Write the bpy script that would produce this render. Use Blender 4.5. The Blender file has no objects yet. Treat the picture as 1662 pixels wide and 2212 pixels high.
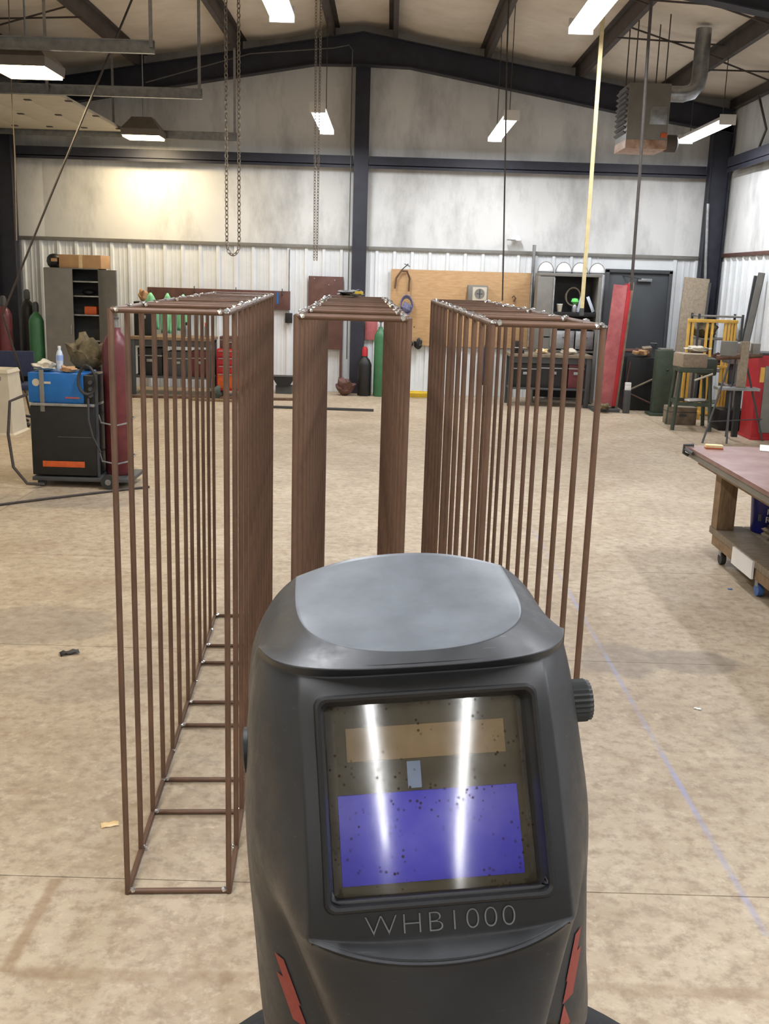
import bpy, bmesh, math, random
from mathutils import Vector, Matrix
R = math.radians
random.seed(7)
SC = bpy.context.scene
COL = SC.collection

# ------------------------------------------------------------------ camera
FPX, PITCH, ROLL, YAW = 2198.0, .2263, .0306, .0028
_f = Vector((math.sin(YAW)*math.cos(PITCH), math.cos(YAW)*math.cos(PITCH), -math.sin(PITCH)))
_r = Vector((math.cos(YAW), -math.sin(YAW), 0)); _u = _r.cross(_f)
CR = math.cos(ROLL)*_r + math.sin(ROLL)*_u
CU = -math.sin(ROLL)*_r + math.cos(ROLL)*_u
CF = _f
CP = Vector((0, 0, 2.0))
cd = bpy.data.cameras.new('camera'); cam = bpy.data.objects.new('camera', cd); COL.objects.link(cam)
cd.sensor_fit = 'VERTICAL'; cd.sensor_height = 24.0; cd.lens = FPX/2212*24.0
cd.clip_start = .02; cd.clip_end = 100
cam.matrix_world = Matrix(((CR.x, CU.x, -CF.x, CP.x), (CR.y, CU.y, -CF.y, CP.y), (CR.z, CU.z, -CF.z, CP.z), (0, 0, 0, 1)))
SC.camera = cam

# ------------------------------------------------------------------ world, exposure
w = bpy.data.worlds.new('world'); SC.world = w; w.use_nodes = True
w.node_tree.nodes['Background'].inputs[0].default_value = (.8, .85, 1, 1)
w.node_tree.nodes['Background'].inputs[1].default_value = .05
SC.view_settings.view_transform = 'Standard'; SC.view_settings.look = 'None'
SC.view_settings.exposure = -0.27; SC.view_settings.gamma = 1.0
SC.view_settings.use_curve_mapping = False
SC.cycles.max_bounces = 5; SC.cycles.diffuse_bounces = 3; SC.cycles.glossy_bounces = 3; SC.cycles.transparent_max_bounces = 6
SC.cycles.use_adaptive_sampling = True; SC.cycles.adaptive_threshold = .05; SC.cycles.caustics_reflective = False; SC.cycles.caustics_refractive = False
SC.cycles.sample_clamp_indirect = 6.0; SC.cycles.use_denoising = True
LED_W, LED_E, BAY_W, BAY_E = 105.0, 14.0, 70.0, 12.0
LED_C, BAY_C = (.93, .95, 1.0), (1.0, .80, .50)

def ray(x, y): return CR*((x-831)/FPX) - CU*((y-1106)/FPX) + CF
def onY(x, y, Y):
    d = ray(x, y); return CP + d*(Y/d.y)
def onZ(x, y, Z):
    d = ray(x, y); return CP + d*((Z-2)/d.z)

# ------------------------------------------------------------------ materials
def lin(c):
    return tuple((v/255/12.92 if v/255 <= .04045 else ((v/255+.055)/1.055)**2.4) for v in c)
def mat(name, rgb, rough=.6, metal=0., var=.12, scale=8., bump=0., stretch=(1, 1, 1), rgb2=None, spec=.5, emit=None, estr=0., coat=0.):
    m = bpy.data.materials.new(name); m.use_nodes = True
    nt = m.node_tree; b = nt.nodes['Principled BSDF']
    c = lin(rgb)
    b.inputs['Roughness'].default_value = rough; b.inputs['Metallic'].default_value = metal
    b.inputs['Specular IOR Level'].default_value = spec
    b.inputs['Coat Weight'].default_value = coat
    tc = nt.nodes.new('ShaderNodeTexCoord'); mp = nt.nodes.new('ShaderNodeMapping')
    mp.inputs['Scale'].default_value = stretch
    nt.links.new(tc.outputs['Object'], mp.inputs[0])
    n = nt.nodes.new('ShaderNodeTexNoise'); n.inputs['Scale'].default_value = scale; n.inputs['Detail'].default_value = 5; n.inputs['Roughness'].default_value = .62
    nt.links.new(mp.outputs[0], n.inputs['Vector'])
    r = nt.nodes.new('ShaderNodeValToRGB')
    c2 = lin(rgb2) if rgb2 else tuple(min(1, v*(1+var)) for v in c)
    c1 = c if rgb2 else tuple(v*(1-var) for v in c)
    r.color_ramp.elements[0].position = .35; r.color_ramp.elements[1].position = .68
    r.color_ramp.elements[0].color = (*c1, 1); r.color_ramp.elements[1].color = (*c2, 1)
    nt.links.new(n.outputs[0], r.inputs[0]); nt.links.new(r.outputs[0], b.inputs['Base Color'])
    if bump:
        bp = nt.nodes.new('ShaderNodeBump'); bp.inputs['Strength'].default_value = bump; bp.inputs['Distance'].default_value = .01
        nt.links.new(n.outputs[0], bp.inputs['Height']); nt.links.new(bp.outputs[0], b.inputs['Normal'])
    if emit:
        b.inputs['Emission Color'].default_value = (*emit, 1); b.inputs['Emission Strength'].default_value = estr
    return m
M = {}
def mk(k, *a, **kw): M[k] = mat(k, *a, **kw)
mk('liner', (226, 230, 232), .4, var=.05, scale=3)
mk('steel_navy', (40, 42, 54), .55, var=.25, scale=5)
mk('purlin', (76, 68, 64), .6, var=.25, scale=4)
mk('rust', (116, 88, 70), .48, .25, rgb2=(80, 60, 47), scale=14, bump=.15, stretch=(1, 1, .25))
mk('weld', (222, 226, 230), .22, .9, var=.3, scale=60)
mk('galv', (165, 168, 170), .35, .8, var=.2, scale=12)
mk('gray_metal', (128, 126, 120), .5, .2, var=.12, scale=4)
mk('dark_gray', (70, 72, 74), .55, var=.12, scale=5)
mk('door_gray', (72, 76, 80), .5, var=.08, scale=3)
mk('black', (24, 24, 25), .5, var=.3, scale=10)
mk('cloth_black', (22, 22, 24), .9, var=.3, scale=40, bump=.3)
mk('denim', (44, 54, 78), .9, var=.2, scale=60, bump=.2)
mk('skin', (196, 150, 125), .55, var=.06, scale=10)
mk('hair', (60, 42, 30), .7, var=.3, scale=60)
mk('boot', (66, 48, 34), .6, var=.2, scale=20)
mk('white', (228, 228, 226), .5, var=.04)
mk('blue_paint', (22, 104, 178), .4, var=.1, scale=6)
mk('orange', (205, 92, 40), .5, var=.15, scale=20)
mk('maroon', (104, 48, 52), .4, .1, var=.2, scale=8)
mk('green_cyl', (62, 116, 78), .4, var=.15, scale=8)
mk('mint', (140, 214, 165), .7, var=.15, scale=8)
mk('green_dark', (62, 74, 62), .55, var=.2, scale=8)
mk('red', (178, 40, 48), .45, var=.15, scale=5)
mk('red_faded', (190, 112, 112), .6, rgb2=(158, 76, 80), scale=4)
mk('yellow', (226, 180, 82), .5, var=.12, scale=9)
mk('yellow_strap', (200, 184, 138), .7, var=.1, scale=20)
mk('plywood', (196, 160, 116), .65, rgb2=(180, 142, 98), scale=6, stretch=(1, 1, 6))
mk('osb', (160, 146, 126), .8, rgb2=(136, 122, 104), scale=30)
mk('wood', (150, 126, 98), .7, rgb2=(118, 94, 70), scale=9, stretch=(6, 1, 1))
mk('wood_gray', (140, 128, 110), .75, rgb2=(112, 100, 84), scale=9, stretch=(1, 5, 1))
mk('cardboard', (190, 150, 108), .8, var=.08)
mk('brown_plate', (98, 68, 60), .55, .2, var=.2, scale=7)
mk('table_top', (150, 122, 116), .4, .35, rgb2=(128, 88, 84), scale=5)
mk('navy_bucket', (14, 22, 112), .4, var=.1)
mk('navy_fabric', (42, 50, 78), .9, var=.2, scale=50)
mk('beige', (196, 188, 170), .6, var=.06, scale=5)
mk('camo', (128, 116, 84), .9, rgb2=(64, 54, 44), scale=9)
mk('rubber', (46, 48, 48), .6, var=.2, scale=9)
mk('blue_caster', (70, 110, 178), .5, var=.1)
mk('cord', (66, 60, 56), .7, var=.2, scale=30)
mk('rope', (120, 108, 94), .8, var=.2, scale=30)
mk('chain', (150, 142, 132), .45, .6, var=.25, scale=30)
mk('conduit', (104, 104, 104), .5, .5, var=.1)
mk('yellow_hose', (222, 190, 60), .6, var=.1)
mk('pink_blue', (120, 122, 150), .6, rgb2=(86, 88, 120), scale=12)
mk('lime', (110, 220, 110), .6, var=.1)
mk('tan_bar', (226, 190, 130), .7, rgb2=(240, 220, 180), scale=14)
mk('decal_red', (138, 60, 52), .5, var=.1, scale=200)
mk('lettering', (112, 114, 114), .5, var=.05)
mk('led', (255, 255, 255), .4, emit=LED_C, estr=LED_E)
mk('bay', (255, 250, 240), .4, emit=BAY_C, estr=BAY_E)
mk('hood', (120, 112, 102), .5, .3, var=.1)
mk('flame_box', (196, 170, 150), .5, rgb2=(150, 110, 84), scale=8)
mk('water', (205, 218, 232), .15, var=.06, spec=.7)
mk('label_blue', (150, 176, 226), .5, var=.1)
mk('insul_roof', (236, 226, 212), .7, rgb2=(216, 206, 190), scale=1.6, bump=.1)

def M_wall():
    m = mat('insul_wall', (220, 221, 219), .65, var=.03, scale=2)
    nt = m.node_tree; b = nt.nodes['Principled BSDF']; base = b.inputs['Base Color'].links[0].from_socket
    tc = nt.nodes['Texture Coordinate']
    mp = nt.nodes.new('ShaderNodeMapping'); mp.inputs['Scale'].default_value = (1.3, 1.3, .5)
    nt.links.new(tc.outputs['Object'], mp.inputs[0])
    n = nt.nodes.new('ShaderNodeTexNoise'); n.inputs['Scale'].default_value = 1.1; n.inputs['Detail'].default_value = 7; n.inputs['Roughness'].default_value = .68
    nt.links.new(mp.outputs[0], n.inputs['Vector'])
    rp = nt.nodes.new('ShaderNodeValToRGB'); rp.color_ramp.elements[0].position = .46; rp.color_ramp.elements[1].position = .76
    rp.color_ramp.elements[0].color = (1, 1, 1, 1); rp.color_ramp.elements[1].color = (.42, .42, .42, 1)
    nt.links.new(n.outputs[0], rp.inputs[0])
    mx = nt.nodes.new('ShaderNodeMix'); mx.data_type = 'RGBA'; mx.blend_type = 'MULTIPLY'; mx.inputs[0].default_value = .85
    nt.links.new(base, mx.inputs[6]); nt.links.new(rp.outputs[0], mx.inputs[7]); nt.links.new(mx.outputs[2], b.inputs['Base Color'])
    return m
M['insul_wall'] = M_wall()

def M_floor():
    m = bpy.data.materials.new('concrete'); m.use_nodes = True
    nt = m.node_tree; b = nt.nodes['Principled BSDF']; N = nt.nodes.new; L = nt.links.new
    geo = N('ShaderNodeTexCoord'); P = geo.outputs['Object']
    def noise(s, d=5, r=.6, vec=P, off=0):
        mp = N('ShaderNodeMapping'); mp.inputs['Location'].default_value = (off, off*.7, 0); L(vec, mp.inputs[0])
        n = N('ShaderNodeTexNoise'); n.inputs['Scale'].default_value = s; n.inputs['Detail'].default_value = d; n.inputs['Roughness'].default_value = r
        L(mp.outputs[0], n.inputs['Vector']); return n.outputs[0]
    def ramp(v, p0, p1, c0=(0, 0, 0), c1=(1, 1, 1)):
        r = N('ShaderNodeValToRGB'); r.color_ramp.elements[0].position = p0; r.color_ramp.elements[1].position = p1
        r.color_ramp.elements[0].color = (*c0, 1); r.color_ramp.elements[1].color = (*c1, 1); L(v, r.inputs[0]); return r.outputs[0]
    def mix(f, a, c, mode='MIX'):
        x = N('ShaderNodeMix'); x.data_type = 'RGBA'; x.blend_type = mode
        if isinstance(f, float): x.inputs[0].default_value = f
        else: L(f, x.inputs[0])
        for i, v in ((6, a), (7, c)):
            if isinstance(v, tuple): x.inputs[i].default_value = (*v, 1)
            else: L(v, x.inputs[i])
        return x.outputs[2]
    def math_(op, a, c=None):
        x = N('ShaderNodeMath'); x.operation = op
        for i, v in ((0, a), (1, c)):
            if v is None: continue
            if isinstance(v, (int, float)): x.inputs[i].default_value = v
            else: L(v, x.inputs[i])
        return x.outputs[0]
    col = ramp(noise(1.3, 6, .6), .32, .7, lin((164, 147, 124)), lin((196, 182, 159)))
    col = mix(math_('MULTIPLY', ramp(noise(7, 6, .7, off=3), .48, .74), .7), col, lin((158, 138, 112)))
    col = mix(math_('MULTIPLY', ramp(noise(3.1, 7, .7, off=9), .55, .72), .5), col, lin((158, 136, 112)))
    col = mix(math_('MULTIPLY', ramp(noise(38, 3, .6, off=5), .6, .75), .35), col, lin((232, 214, 186)))
    col = mix(math_('MULTIPLY', ramp(noise(15, 8, .72, off=12), .46, .64), .7), col, lin((140, 122, 102)))
    col = mix(math_('MULTIPLY', ramp(noise(11, 8, .7, off=17), .54, .7), .55), col, lin((212, 199, 176)))
    sep = N('ShaderNodeSeparateXYZ'); L(P, sep.inputs[0]); X, Y = sep.outputs[0], sep.outputs[1]
    wob = math_('MULTIPLY', math_('SUBTRACT', noise(5, 4, .6, off=1), .5), 1.3)
    def blob(cx, cy, rx, ry, s):   # an oil or soot stain with an uneven rim
        d = math_('ADD', math_('POWER', math_('DIVIDE', math_('SUBTRACT', X, cx), rx), 2.), math_('POWER', math_('DIVIDE', math_('SUBTRACT', Y, cy), ry), 2.))
        return math_('MULTIPLY', ramp(math_('ADD', d, wob), .6, 1.25, (1, 1, 1), (0, 0, 0)), s)
    for cx, cy, rx, ry, s in ((1.32, 5.25, .26, .28, .5), (1.74, 5.25, .27, .2, .5), (-1.95, 5.55, .5, .36, .42), (-1.5, 4.75, .5, .3, .25), (2.0, 4.3, .5, .3, .2), (-2.9, 8.7, .8, .3, .3)):
        col = mix(blob(cx, cy, rx, ry, s), col, lin((120, 112, 104)))
    def line(v, c, hw):
        return ramp(math_('ABSOLUTE', math_('SUBTRACT', v, c)), hw*.5, hw*1.2, (1, 1, 1), (0, 0, 0))
    def rng(v, a, c):
        return math_('MULTIPLY', math_('GREATER_THAN', v, a), math_('LESS_THAN', v, c))
    chalk = math_('MULTIPLY', math_('MULTIPLY', line(X, 1.262, .014), rng(Y, 2.85, 8.2)), ramp(noise(3.3, 4, .6, off=2), .36, .6))
    col = mix(math_('MULTIPLY', chalk, .75), col, lin((150, 154, 186)))
    edge = math_('MULTIPLY', math_('MULTIPLY', line(X, -1.055, .022), rng(Y, 2.58, 3.05)), .55)
    col = mix(edge, col, lin((136, 108, 78)))
    e2 = math_('MULTIPLY', math_('MULTIPLY', line(Y, 2.578, .03), rng(X, -1.05, 3.)), ramp(noise(6, 3, .6, off=7), .3, .6))
    col = mix(math_('MULTIPLY', e2, .55), col, lin((136, 112, 84)))
    L(col, b.inputs['Base Color'])
    L(ramp(noise(9, 5, .6), .3, .75, (.42,)*3, (.62,)*3), b.inputs['Roughness'])
    b.inputs['Specular IOR Level'].default_value = .35
    bp = N('ShaderNodeBump'); bp.inputs['Strength'].default_value = .12; bp.inputs['Distance'].default_value = .004
    L(noise(45, 4, .6), bp.inputs['Height']); L(bp.outputs[0], b.inputs['Normal'])
    return m
M['concrete'] = M_floor()
mk('joint', (120, 100, 80), .9, var=.2)

# ------------------------------------------------------------------ mesh helpers
MESHES = {}
class MB:
    def __init__(s): s.bm = bmesh.new()
    def box(s, c, d, rot=None):
        r = bmesh.ops.create_cube(s.bm, size=1)
        m = Matrix.Translation(c) @ (rot.to_4x4() if rot else Matrix()) @ Matrix.Diagonal((*d, 1))
        bmesh.ops.transform(s.bm, matrix=m, verts=r['verts']); return s
    def b2(s, x0, x1, y0, y1, z0, z1):
        return s.box(((x0+x1)/2, (y0+y1)/2, (z0+z1)/2), (abs(x1-x0), abs(y1-y0), abs(z1-z0)))
    def tube(s, pts, r, n=8, caps=True):
        pts = [Vector(p) for p in pts]
        rs = r if isinstance(r, (list, tuple)) else [r]*len(pts)
        rings = []; ref = None
        for i, p in enumerate(pts):
            t = (pts[min(i+1, len(pts)-1)] - pts[max(i-1, 0)]).normalized()
            if ref is None:
                ref = t.orthogonal().normalized()
            ref = (ref - t*ref.dot(t)).normalized(); bn = t.cross(ref)
            rings.append([s.bm.verts.new(p + (ref*math.cos(2*math.pi*k/n) + bn*math.sin(2*math.pi*k/n))*rs[i]) for k in range(n)])
        for a, b in zip(rings, rings[1:]):
            for k in range(n): s.bm.faces.new((a[k], a[(k+1) % n], b[(k+1) % n], b[k]))
        if caps:
            s.bm.faces.new(rings[0][::-1]); s.bm.faces.new(rings[-1])
        return s
    def lathe(s, prof, n=20, c=(0, 0, 0), axis=None):
        rings = []; m = axis.to_4x4() if axis else Matrix()
        c = Vector(c)
        for (r, z) in prof:
            rings.append([s.bm.verts.new(c + m @ Vector((r*math.cos(2*math.pi*k/n), r*math.sin(2*math.pi*k/n), z))) for k in range(n)])
        for a, b in zip(rings, rings[1:]):
            for k in range(n): s.bm.faces.new((a[k], a[(k+1) % n], b[(k+1) % n], b[k]))
        s.bm.faces.new(rings[0][::-1]); s.bm.faces.new(rings[-1]); return s
    def ball(s, c, r, sub=2, sc=(1, 1, 1)):
        q = bmesh.ops.create_icosphere(s.bm, subdivisions=sub, radius=1)
        bmesh.ops.transform(s.bm, matrix=Matrix.Translation(c) @ Matrix.Diagonal((r*sc[0], r*sc[1], r*sc[2], 1)), verts=q['verts']); return s
    def prism(s, poly, a, b, f):   # polygon of 2D points mapped by f(u, v, w), extruded from w=a to w=b
        A = [s.bm.verts.new(f(u, v, a)) for u, v in poly]; B = [s.bm.verts.new(f(u, v, b)) for u, v in poly]
        n = len(poly)
        for k in range(n): s.bm.faces.new((A[k], A[(k+1) % n], B[(k+1) % n], B[k]))
        s.bm.faces.new(A[::-1]); s.bm.faces.new(B); return s
    def grid(s, rows):
        V = [[s.bm.verts.new(p) for p in r] for r in rows]
        for a, b in zip(V, V[1:]):
            for k in range(len(a)-1): s.bm.faces.new((a[k], a[k+1], b[k+1], b[k]))
        return s
    def mesh(s, name, m, bev=0., smooth=True):
        if bev: bmesh.ops.bevel(s.bm, geom=list(s.bm.edges), offset=bev, segments=2, affect='EDGES', profile=.6)
        bmesh.ops.recalc_face_normals(s.bm, faces=s.bm.faces)
        me = bpy.data.meshes.new(name); s.bm.to_mesh(me); s.bm.free()
        me.materials.append(M[m] if isinstance(m, str) else m)
        if smooth:
            me.polygons.foreach_set('use_smooth', [True]*len(me.polygons)); me.set_sharp_from_angle(angle=R(38))
        return me
    def build(s, name, m, parent=None, bev=0., smooth=True, loc=None, rz=0.):
        o = bpy.data.objects.new(name, s.mesh(name, m, bev, smooth)); COL.objects.link(o)
        if parent: o.parent = parent
        if loc is not None: o.location = loc
        if rz: o.rotation_euler.z = rz
        return o
def inst(name, me, parent=None, loc=(0, 0, 0), rot=None):
    o = bpy.data.objects.new(name, me); COL.objects.link(o); o.location = loc
    if parent: o.parent = parent
    if rot: o.rotation_euler = rot
    return o
def tag(o, label, cat, group=None):
    o['label'] = label; o['category'] = cat
    if group: o['group'] = group
    return o
def thing(name, label, cat, loc=(0, 0, 0), rz=0., group=None):
    o = bpy.data.objects.new(name, None); COL.objects.link(o); o.location = loc; o.rotation_euler.z = rz
    o.empty_display_size = .1
    return tag(o, label, cat, group)
def struct(o): o['kind'] = 'structure'; return o
def stuff(o): o['kind'] = 'stuff'; return o
def rotm(ax, a): return Matrix.Rotation(a, 3, ax)
def box(name, m, c, d, parent=None, rot=None, bev=.004):
    return MB().box(c, d, rot).build(name, m, parent, bev)
def copy_tree(o, parent=None):
    c = o.copy(); COL.objects.link(c); c.parent = parent
    for ch in list(o.children): copy_tree(ch, c)
    return c

# ------------------------------------------------------------------ room shell
XL, XR, YB, YF = -6.66, 5.64, 18.1, -9.0
RX = -.52                                    # ridge line
def roof_z(x): return 6.07 - .163*abs(x-RX)  # underside of the roof insulation
fl = MB().b2(XL, XR, YF, YB, -.2, -.012).build('floor', 'joint', smooth=False); struct(fl)
ycuts = [YF, -5.6, -1.6, 3.062, 5.22, 7.01, 10.6, 14.2, YB]; xcuts = [XL, -3.2, 4.07, XR]
for j in range(len(ycuts)-1):
    for i in range(len(xcuts)-1):
        if i == 0 and ycuts[j] < 7: continue
        x0 = xcuts[i] if not (i == 1 and ycuts[j] < 7) else XL
        MB().b2(x0+.003, xcuts[i+1]-.003, ycuts[j]+.0025, ycuts[j+1]-.0025, -.03, 0).build('slab', 'concrete', fl, smooth=False)
wb = MB().prism([(XL-.1, -.2), (XR+.1, -.2), (XR+.1, 5.3), (RX, 6.4), (XL-.1, 5.3)], YB+.05, YB+.2, lambda u, v, w_: (u, w_, v)).build('wall_back', 'insul_wall', smooth=False); struct(wb)
wf = MB().prism([(XL-.1, -.2), (XR+.1, -.2), (XR+.1, 5.3), (RX, 6.4), (XL-.1, 5.3)], YF-.2, YF, lambda u, v, w_: (u, w_, v)).build('wall_front', 'insul_wall', smooth=False); struct(wf)
wl = MB().b2(XL-.2, XL-.03, YF, YB+.05, -.2, 5.4).build('wall_left', 'insul_wall', smooth=False); struct(wl)
wr = MB().b2(XR+.03, XR+.2, YF, YB+.05, -.2, 5.4).build('wall_right', 'insul_wall', smooth=False); struct(wr)
# vinyl-faced insulation sheets between vertical seams
def quilt(axis, a0, a1, z0, z1, plane, sgn, parent, slope=False):
    rows = []
    nu, nv = 6, 8
    for j in range(nv+1):
        row = []
        for i in range(nu+1):
            u = a0 + (a1-a0)*i/nu; zt = z1 if not slope else min(z1, roof_z(u)+.1)
            z = z0 + (zt-z0)*j/nv
            bul = .028*math.sin(math.pi*i/nu)**.5 + random.uniform(-.004, .004)*(0 < i < nu)
            p = plane - sgn*bul
            row.append((u, p, z) if axis == 'x' else (p, u, z))
        rows.append(row)
    MB().grid(rows).build('insulation_sheet', 'insul_wall', parent)
seams = [XL, -5.95, -4.14, -2.32, -.52, 1.28, 3.1, 4.9, XR]
for a, b in zip(seams, seams[1:]):
    quilt('x', a, b, 2.46, 3.83, YB+.045, 1, wb); quilt('x', a, b, 3.98, 6.3, YB+.045, 1, wb, True)
ys = [YF+1.8*i for i in range(16)]; ys[-1] = YB
for a, b in zip(ys, ys[1:]):
    for zz in ((2.5, 3.86), (4.02, 5.1)):
        quilt('y', a, b, *zz, XR+.028, 1, wr); quilt('y', a, b, *zz, XL-.028, -1, wl)
# ribbed liner sheets, one object each
def liner(axis, a0, a1, z1, plane, sgn, parent):
    n = max(1, round((a1-a0)/.305)); s = (a1-a0)/n; prof = []
    for k in range(n):
        b = a0+k*s
        prof += [(b, 0), (b+s*.06, .032), (b+s*.2, .032), (b+s*.26, 0), (b+s*.5, 0), (b+s*.52, .006), (b+s*.58, .006), (b+s*.6, 0), (b+s*.74, 0), (b+s*.76, .006), (b+s*.82, .006), (b+s*.84, 0)]
    prof.append((a1, 0))
    def f(u, d, z): return (u, plane-sgn*d, z) if axis == 'x' else (plane-sgn*d, u, z)
    MB().grid([[f(u, d, z) for u, d in prof] for z in (0.0, z1)]).build('liner_sheet', 'liner', parent, smooth=False)
xs = [XL+i*.915 for i in range(14)]; xs[-1] = XR
for a, b in zip(xs, xs[1:]):
    if a < 4.88 and b > 3.76:     # the doorway
        if a < 3.76: liner('x', a, 3.76, 2.46, YB, 1, wb)
        if b > 4.88: liner('x', 4.88, b, 2.46, YB, 1, wb)
    else: liner('x', a, b, 2.46, YB, 1, wb)
MB().b2(3.7, 4.94, YB-.002, YB+.05, 2.25, 2.46).build('header_panel', 'liner', wb)
yl = [YF+.915*i for i in range(30)]; yl[-1] = YB
for a, b in zip(yl, yl[1:]):
    liner('y', a, b, 2.5, XR, 1, wr); liner('y', a, b, 2.5, XL, -1, wl)
def trim(n, m, *a):
    return struct(MB().b2(*a).build('trim_%d' % n, m, bev=.003))
trim(1, 'gray_metal', XL, XR, YB-.05, YB+.05, 2.455, 2.515)
trim(2, 'brown_plate', XR-.05, XR+.03, YF, YB-.06, 2.5, 2.56)
trim(3, 'gray_metal', XL-.03, XL+.05, YF, YB-.06, 2.5, 2.56)
# girts
def girt_x(x0, x1, z):
    mb = MB().b2(x0, x1, YB-.19, YB+.02, z-.01, z+.004).b2(x0, x1, YB-.19, YB-.182, z-.055, z+.14)
    return mb.build('girt', 'steel_navy', wb)
girt_x(-6.3, -.65, 3.83); girt_x(-.39, 5.27, 3.83)
for y0, y1 in ((-8.9, 17.4),):
    MB().b2(XR-.19, XR+.02, y0, y1, 3.9, 3.912).b2(XR-.19, XR-.18, y0, y1, 3.83, 4.06).build('girt', 'steel_navy', wr)
    MB().b2(XL-.02, XL+.19, y0, y1, 3.9, 3.912).b2(XL+.18, XL+.19, y0, y1, 3.83, 4.06).build('girt', 'steel_navy', wl)
# ceiling: sagging insulation bays, purlins, rafters
ce = MB().prism([(XL-.2, roof_z(XL)+.06), (RX, 6.13), (XR+.2, roof_z(XR)+.06), (XR+.2, roof_z(XR)+.2), (RX, 6.3), (XL-.2, roof_z(XL)+.2)], YF-.2, YB+.2, lambda u, v, w_: (u, w_, v)).build('ceiling', 'insul_roof', smooth=False); struct(ce)
PX = [-5.70, -4.17, -2.53, -1.0, -.04, 1.475, 3.0, 4.46]
edges = [XL] + PX + [XR]
for a, b in zip(edges, edges[1:]):
    rows = []; ny = 56
    for j in range(ny+1):
        y = YF + (YB-YF)*j/ny; row = []
        for i in range(9):
            u = a + (b-a)*i/8; s = math.sin(math.pi*i/8)
            sag = .05*s + .022*s*math.sin(y*4.1+a*3)*math.sin(y*1.7+a) + random.uniform(-.004, .004)*s
            row.append((u, y, roof_z(u)-.002-sag))
        rows.append(row)
    MB().grid(rows).build('insulation_bay', 'insul_roof', ce)
for x in PX:
    zt = roof_z(x)-.005; sg = 1 if x > RX else -1
    MB().b2(x-.004, x+.004, YF, YB, zt-.215, zt).b2(min(x, x+sg*.075), max(x, x+sg*.075), YF, YB, zt-.223, zt-.215).b2(min(x, x-sg*.075), max(x, x-sg*.075), YF, YB, zt-.006, zt).build('purlin', 'purlin', ce)
for x, sg in ((XR-.02, -1), (XL+.02, 1)):
    MB().b2(x-.01, x+.01, YF, YB, 4.86, 5.05).b2(min(x, x+sg*.09), max(x, x+sg*.09), YF, YB, 4.86, 4.872).build('eave_strut', 'purlin', ce)
def rafter(y):
    bot = [(XR-.06, 4.48), (3.625, 4.765), (.25, 5.335), (-.5, 5.355), (-1.3, 5.342), (-4.66, 4.765), (XL+.06, 4.42)]
    top = [(XL+.06, roof_z(XL)-.235), (RX, roof_z(RX)-.225), (XR-.06, roof_z(XR)-.235)]
    f = lambda u, v, w_: (u, w_, v)
    mb = MB().prism(bot+top, y-.006, y+.006, f)
    for line in (bot, top):
        for (x0, z0), (x1, z1) in zip(line, line[1:]):
            v = Vector((x1-x0, 0, z1-z0)); L_ = v.length
            mb.box(((x0+x1)/2, y, (z0+z1)/2), (L_+.01, .2, .014), rotm('Y', -math.atan2(v.z, v.x)))
    return mb.build('rafter', 'steel_navy', ce, smooth=False)
def column(x, y, parent, h=4.7, w_=.33):
    mb = MB().b2(x-w_/2, x+w_/2, y-.006, y+.006, 0, h).b2(x-w_/2, x-w_/2+.012, y-.1, y+.1, 0, h).b2(x+w_/2-.012, x+w_/2, y-.1, y+.1, 0, h)
    return mb.build('column', 'steel_navy', parent, smooth=False)
FR = [17.78, 11.3, 4.8, -1.7, -8.2]
for y in FR:
    rafter(y); column(5.43, y, wr); column(-6.47, y, wl)
MB().b2(-.64, -.40, YB-.2, YB-.19, 0, 5.4).b2(-.64, -.40, YB-.06, YB-.05, 0, 5.4).b2(-.525, -.515, YB-.19, YB-.06, 0, 5.4).build('column', 'steel_navy', wb, smooth=False)
# bridging rods between purlins
for (xa, xb, y) in ((3.0, 4.46, 13.0), (3.0, 4.46, 14.9), (4.46, 5.55, 13.0), (4.46, 5.55, 15.6), (1.475, 3.0, 13.2), (-5.7, -4.17, 14.6), (-5.7, -4.17, 9), (1.475, 3.0, 9.)):
    for dz0, dz1 in ((-.02, -.2), (-.2, -.02)):
        MB().tube([(xa, y, roof_z(xa)+dz0-.03), (xb, y, roof_z(xb)+dz1-.03)], .012, 6).build('bridging_rod', 'purlin', ce)
# exit door
dr = struct(MB().b2(3.80, 4.84, YB-.03, YB+.02, 0, 2.21).build('door_1', 'door_gray', bev=.004))
box('door_frame', 'dark_gray', (3.775, YB-.02, 1.125), (.06, .12, 2.25), dr); box('door_frame', 'dark_gray', (4.865, YB-.02, 1.125), (.06, .12, 2.25), dr); box('door_frame', 'dark_gray', (4.32, YB-.02, 2.235), (1.15, .12, .06), dr)
box('door_closer', 'galv', (4.42, YB-.07, 2.09), (.24, .06, .05), dr); MB().tube([(4.35, YB-.1, 2.11), (4.15, YB-.16, 2.14), (4.05, YB-.04, 2.16)], .01).build('closer_arm', 'dark_gray', dr)
MB().tube([(4.72, YB-.03, 1.02), (4.72, YB-.09, 1.02), (4.6, YB-.09, 1.02)], .012).build('door_handle', 'galv', dr)

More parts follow.
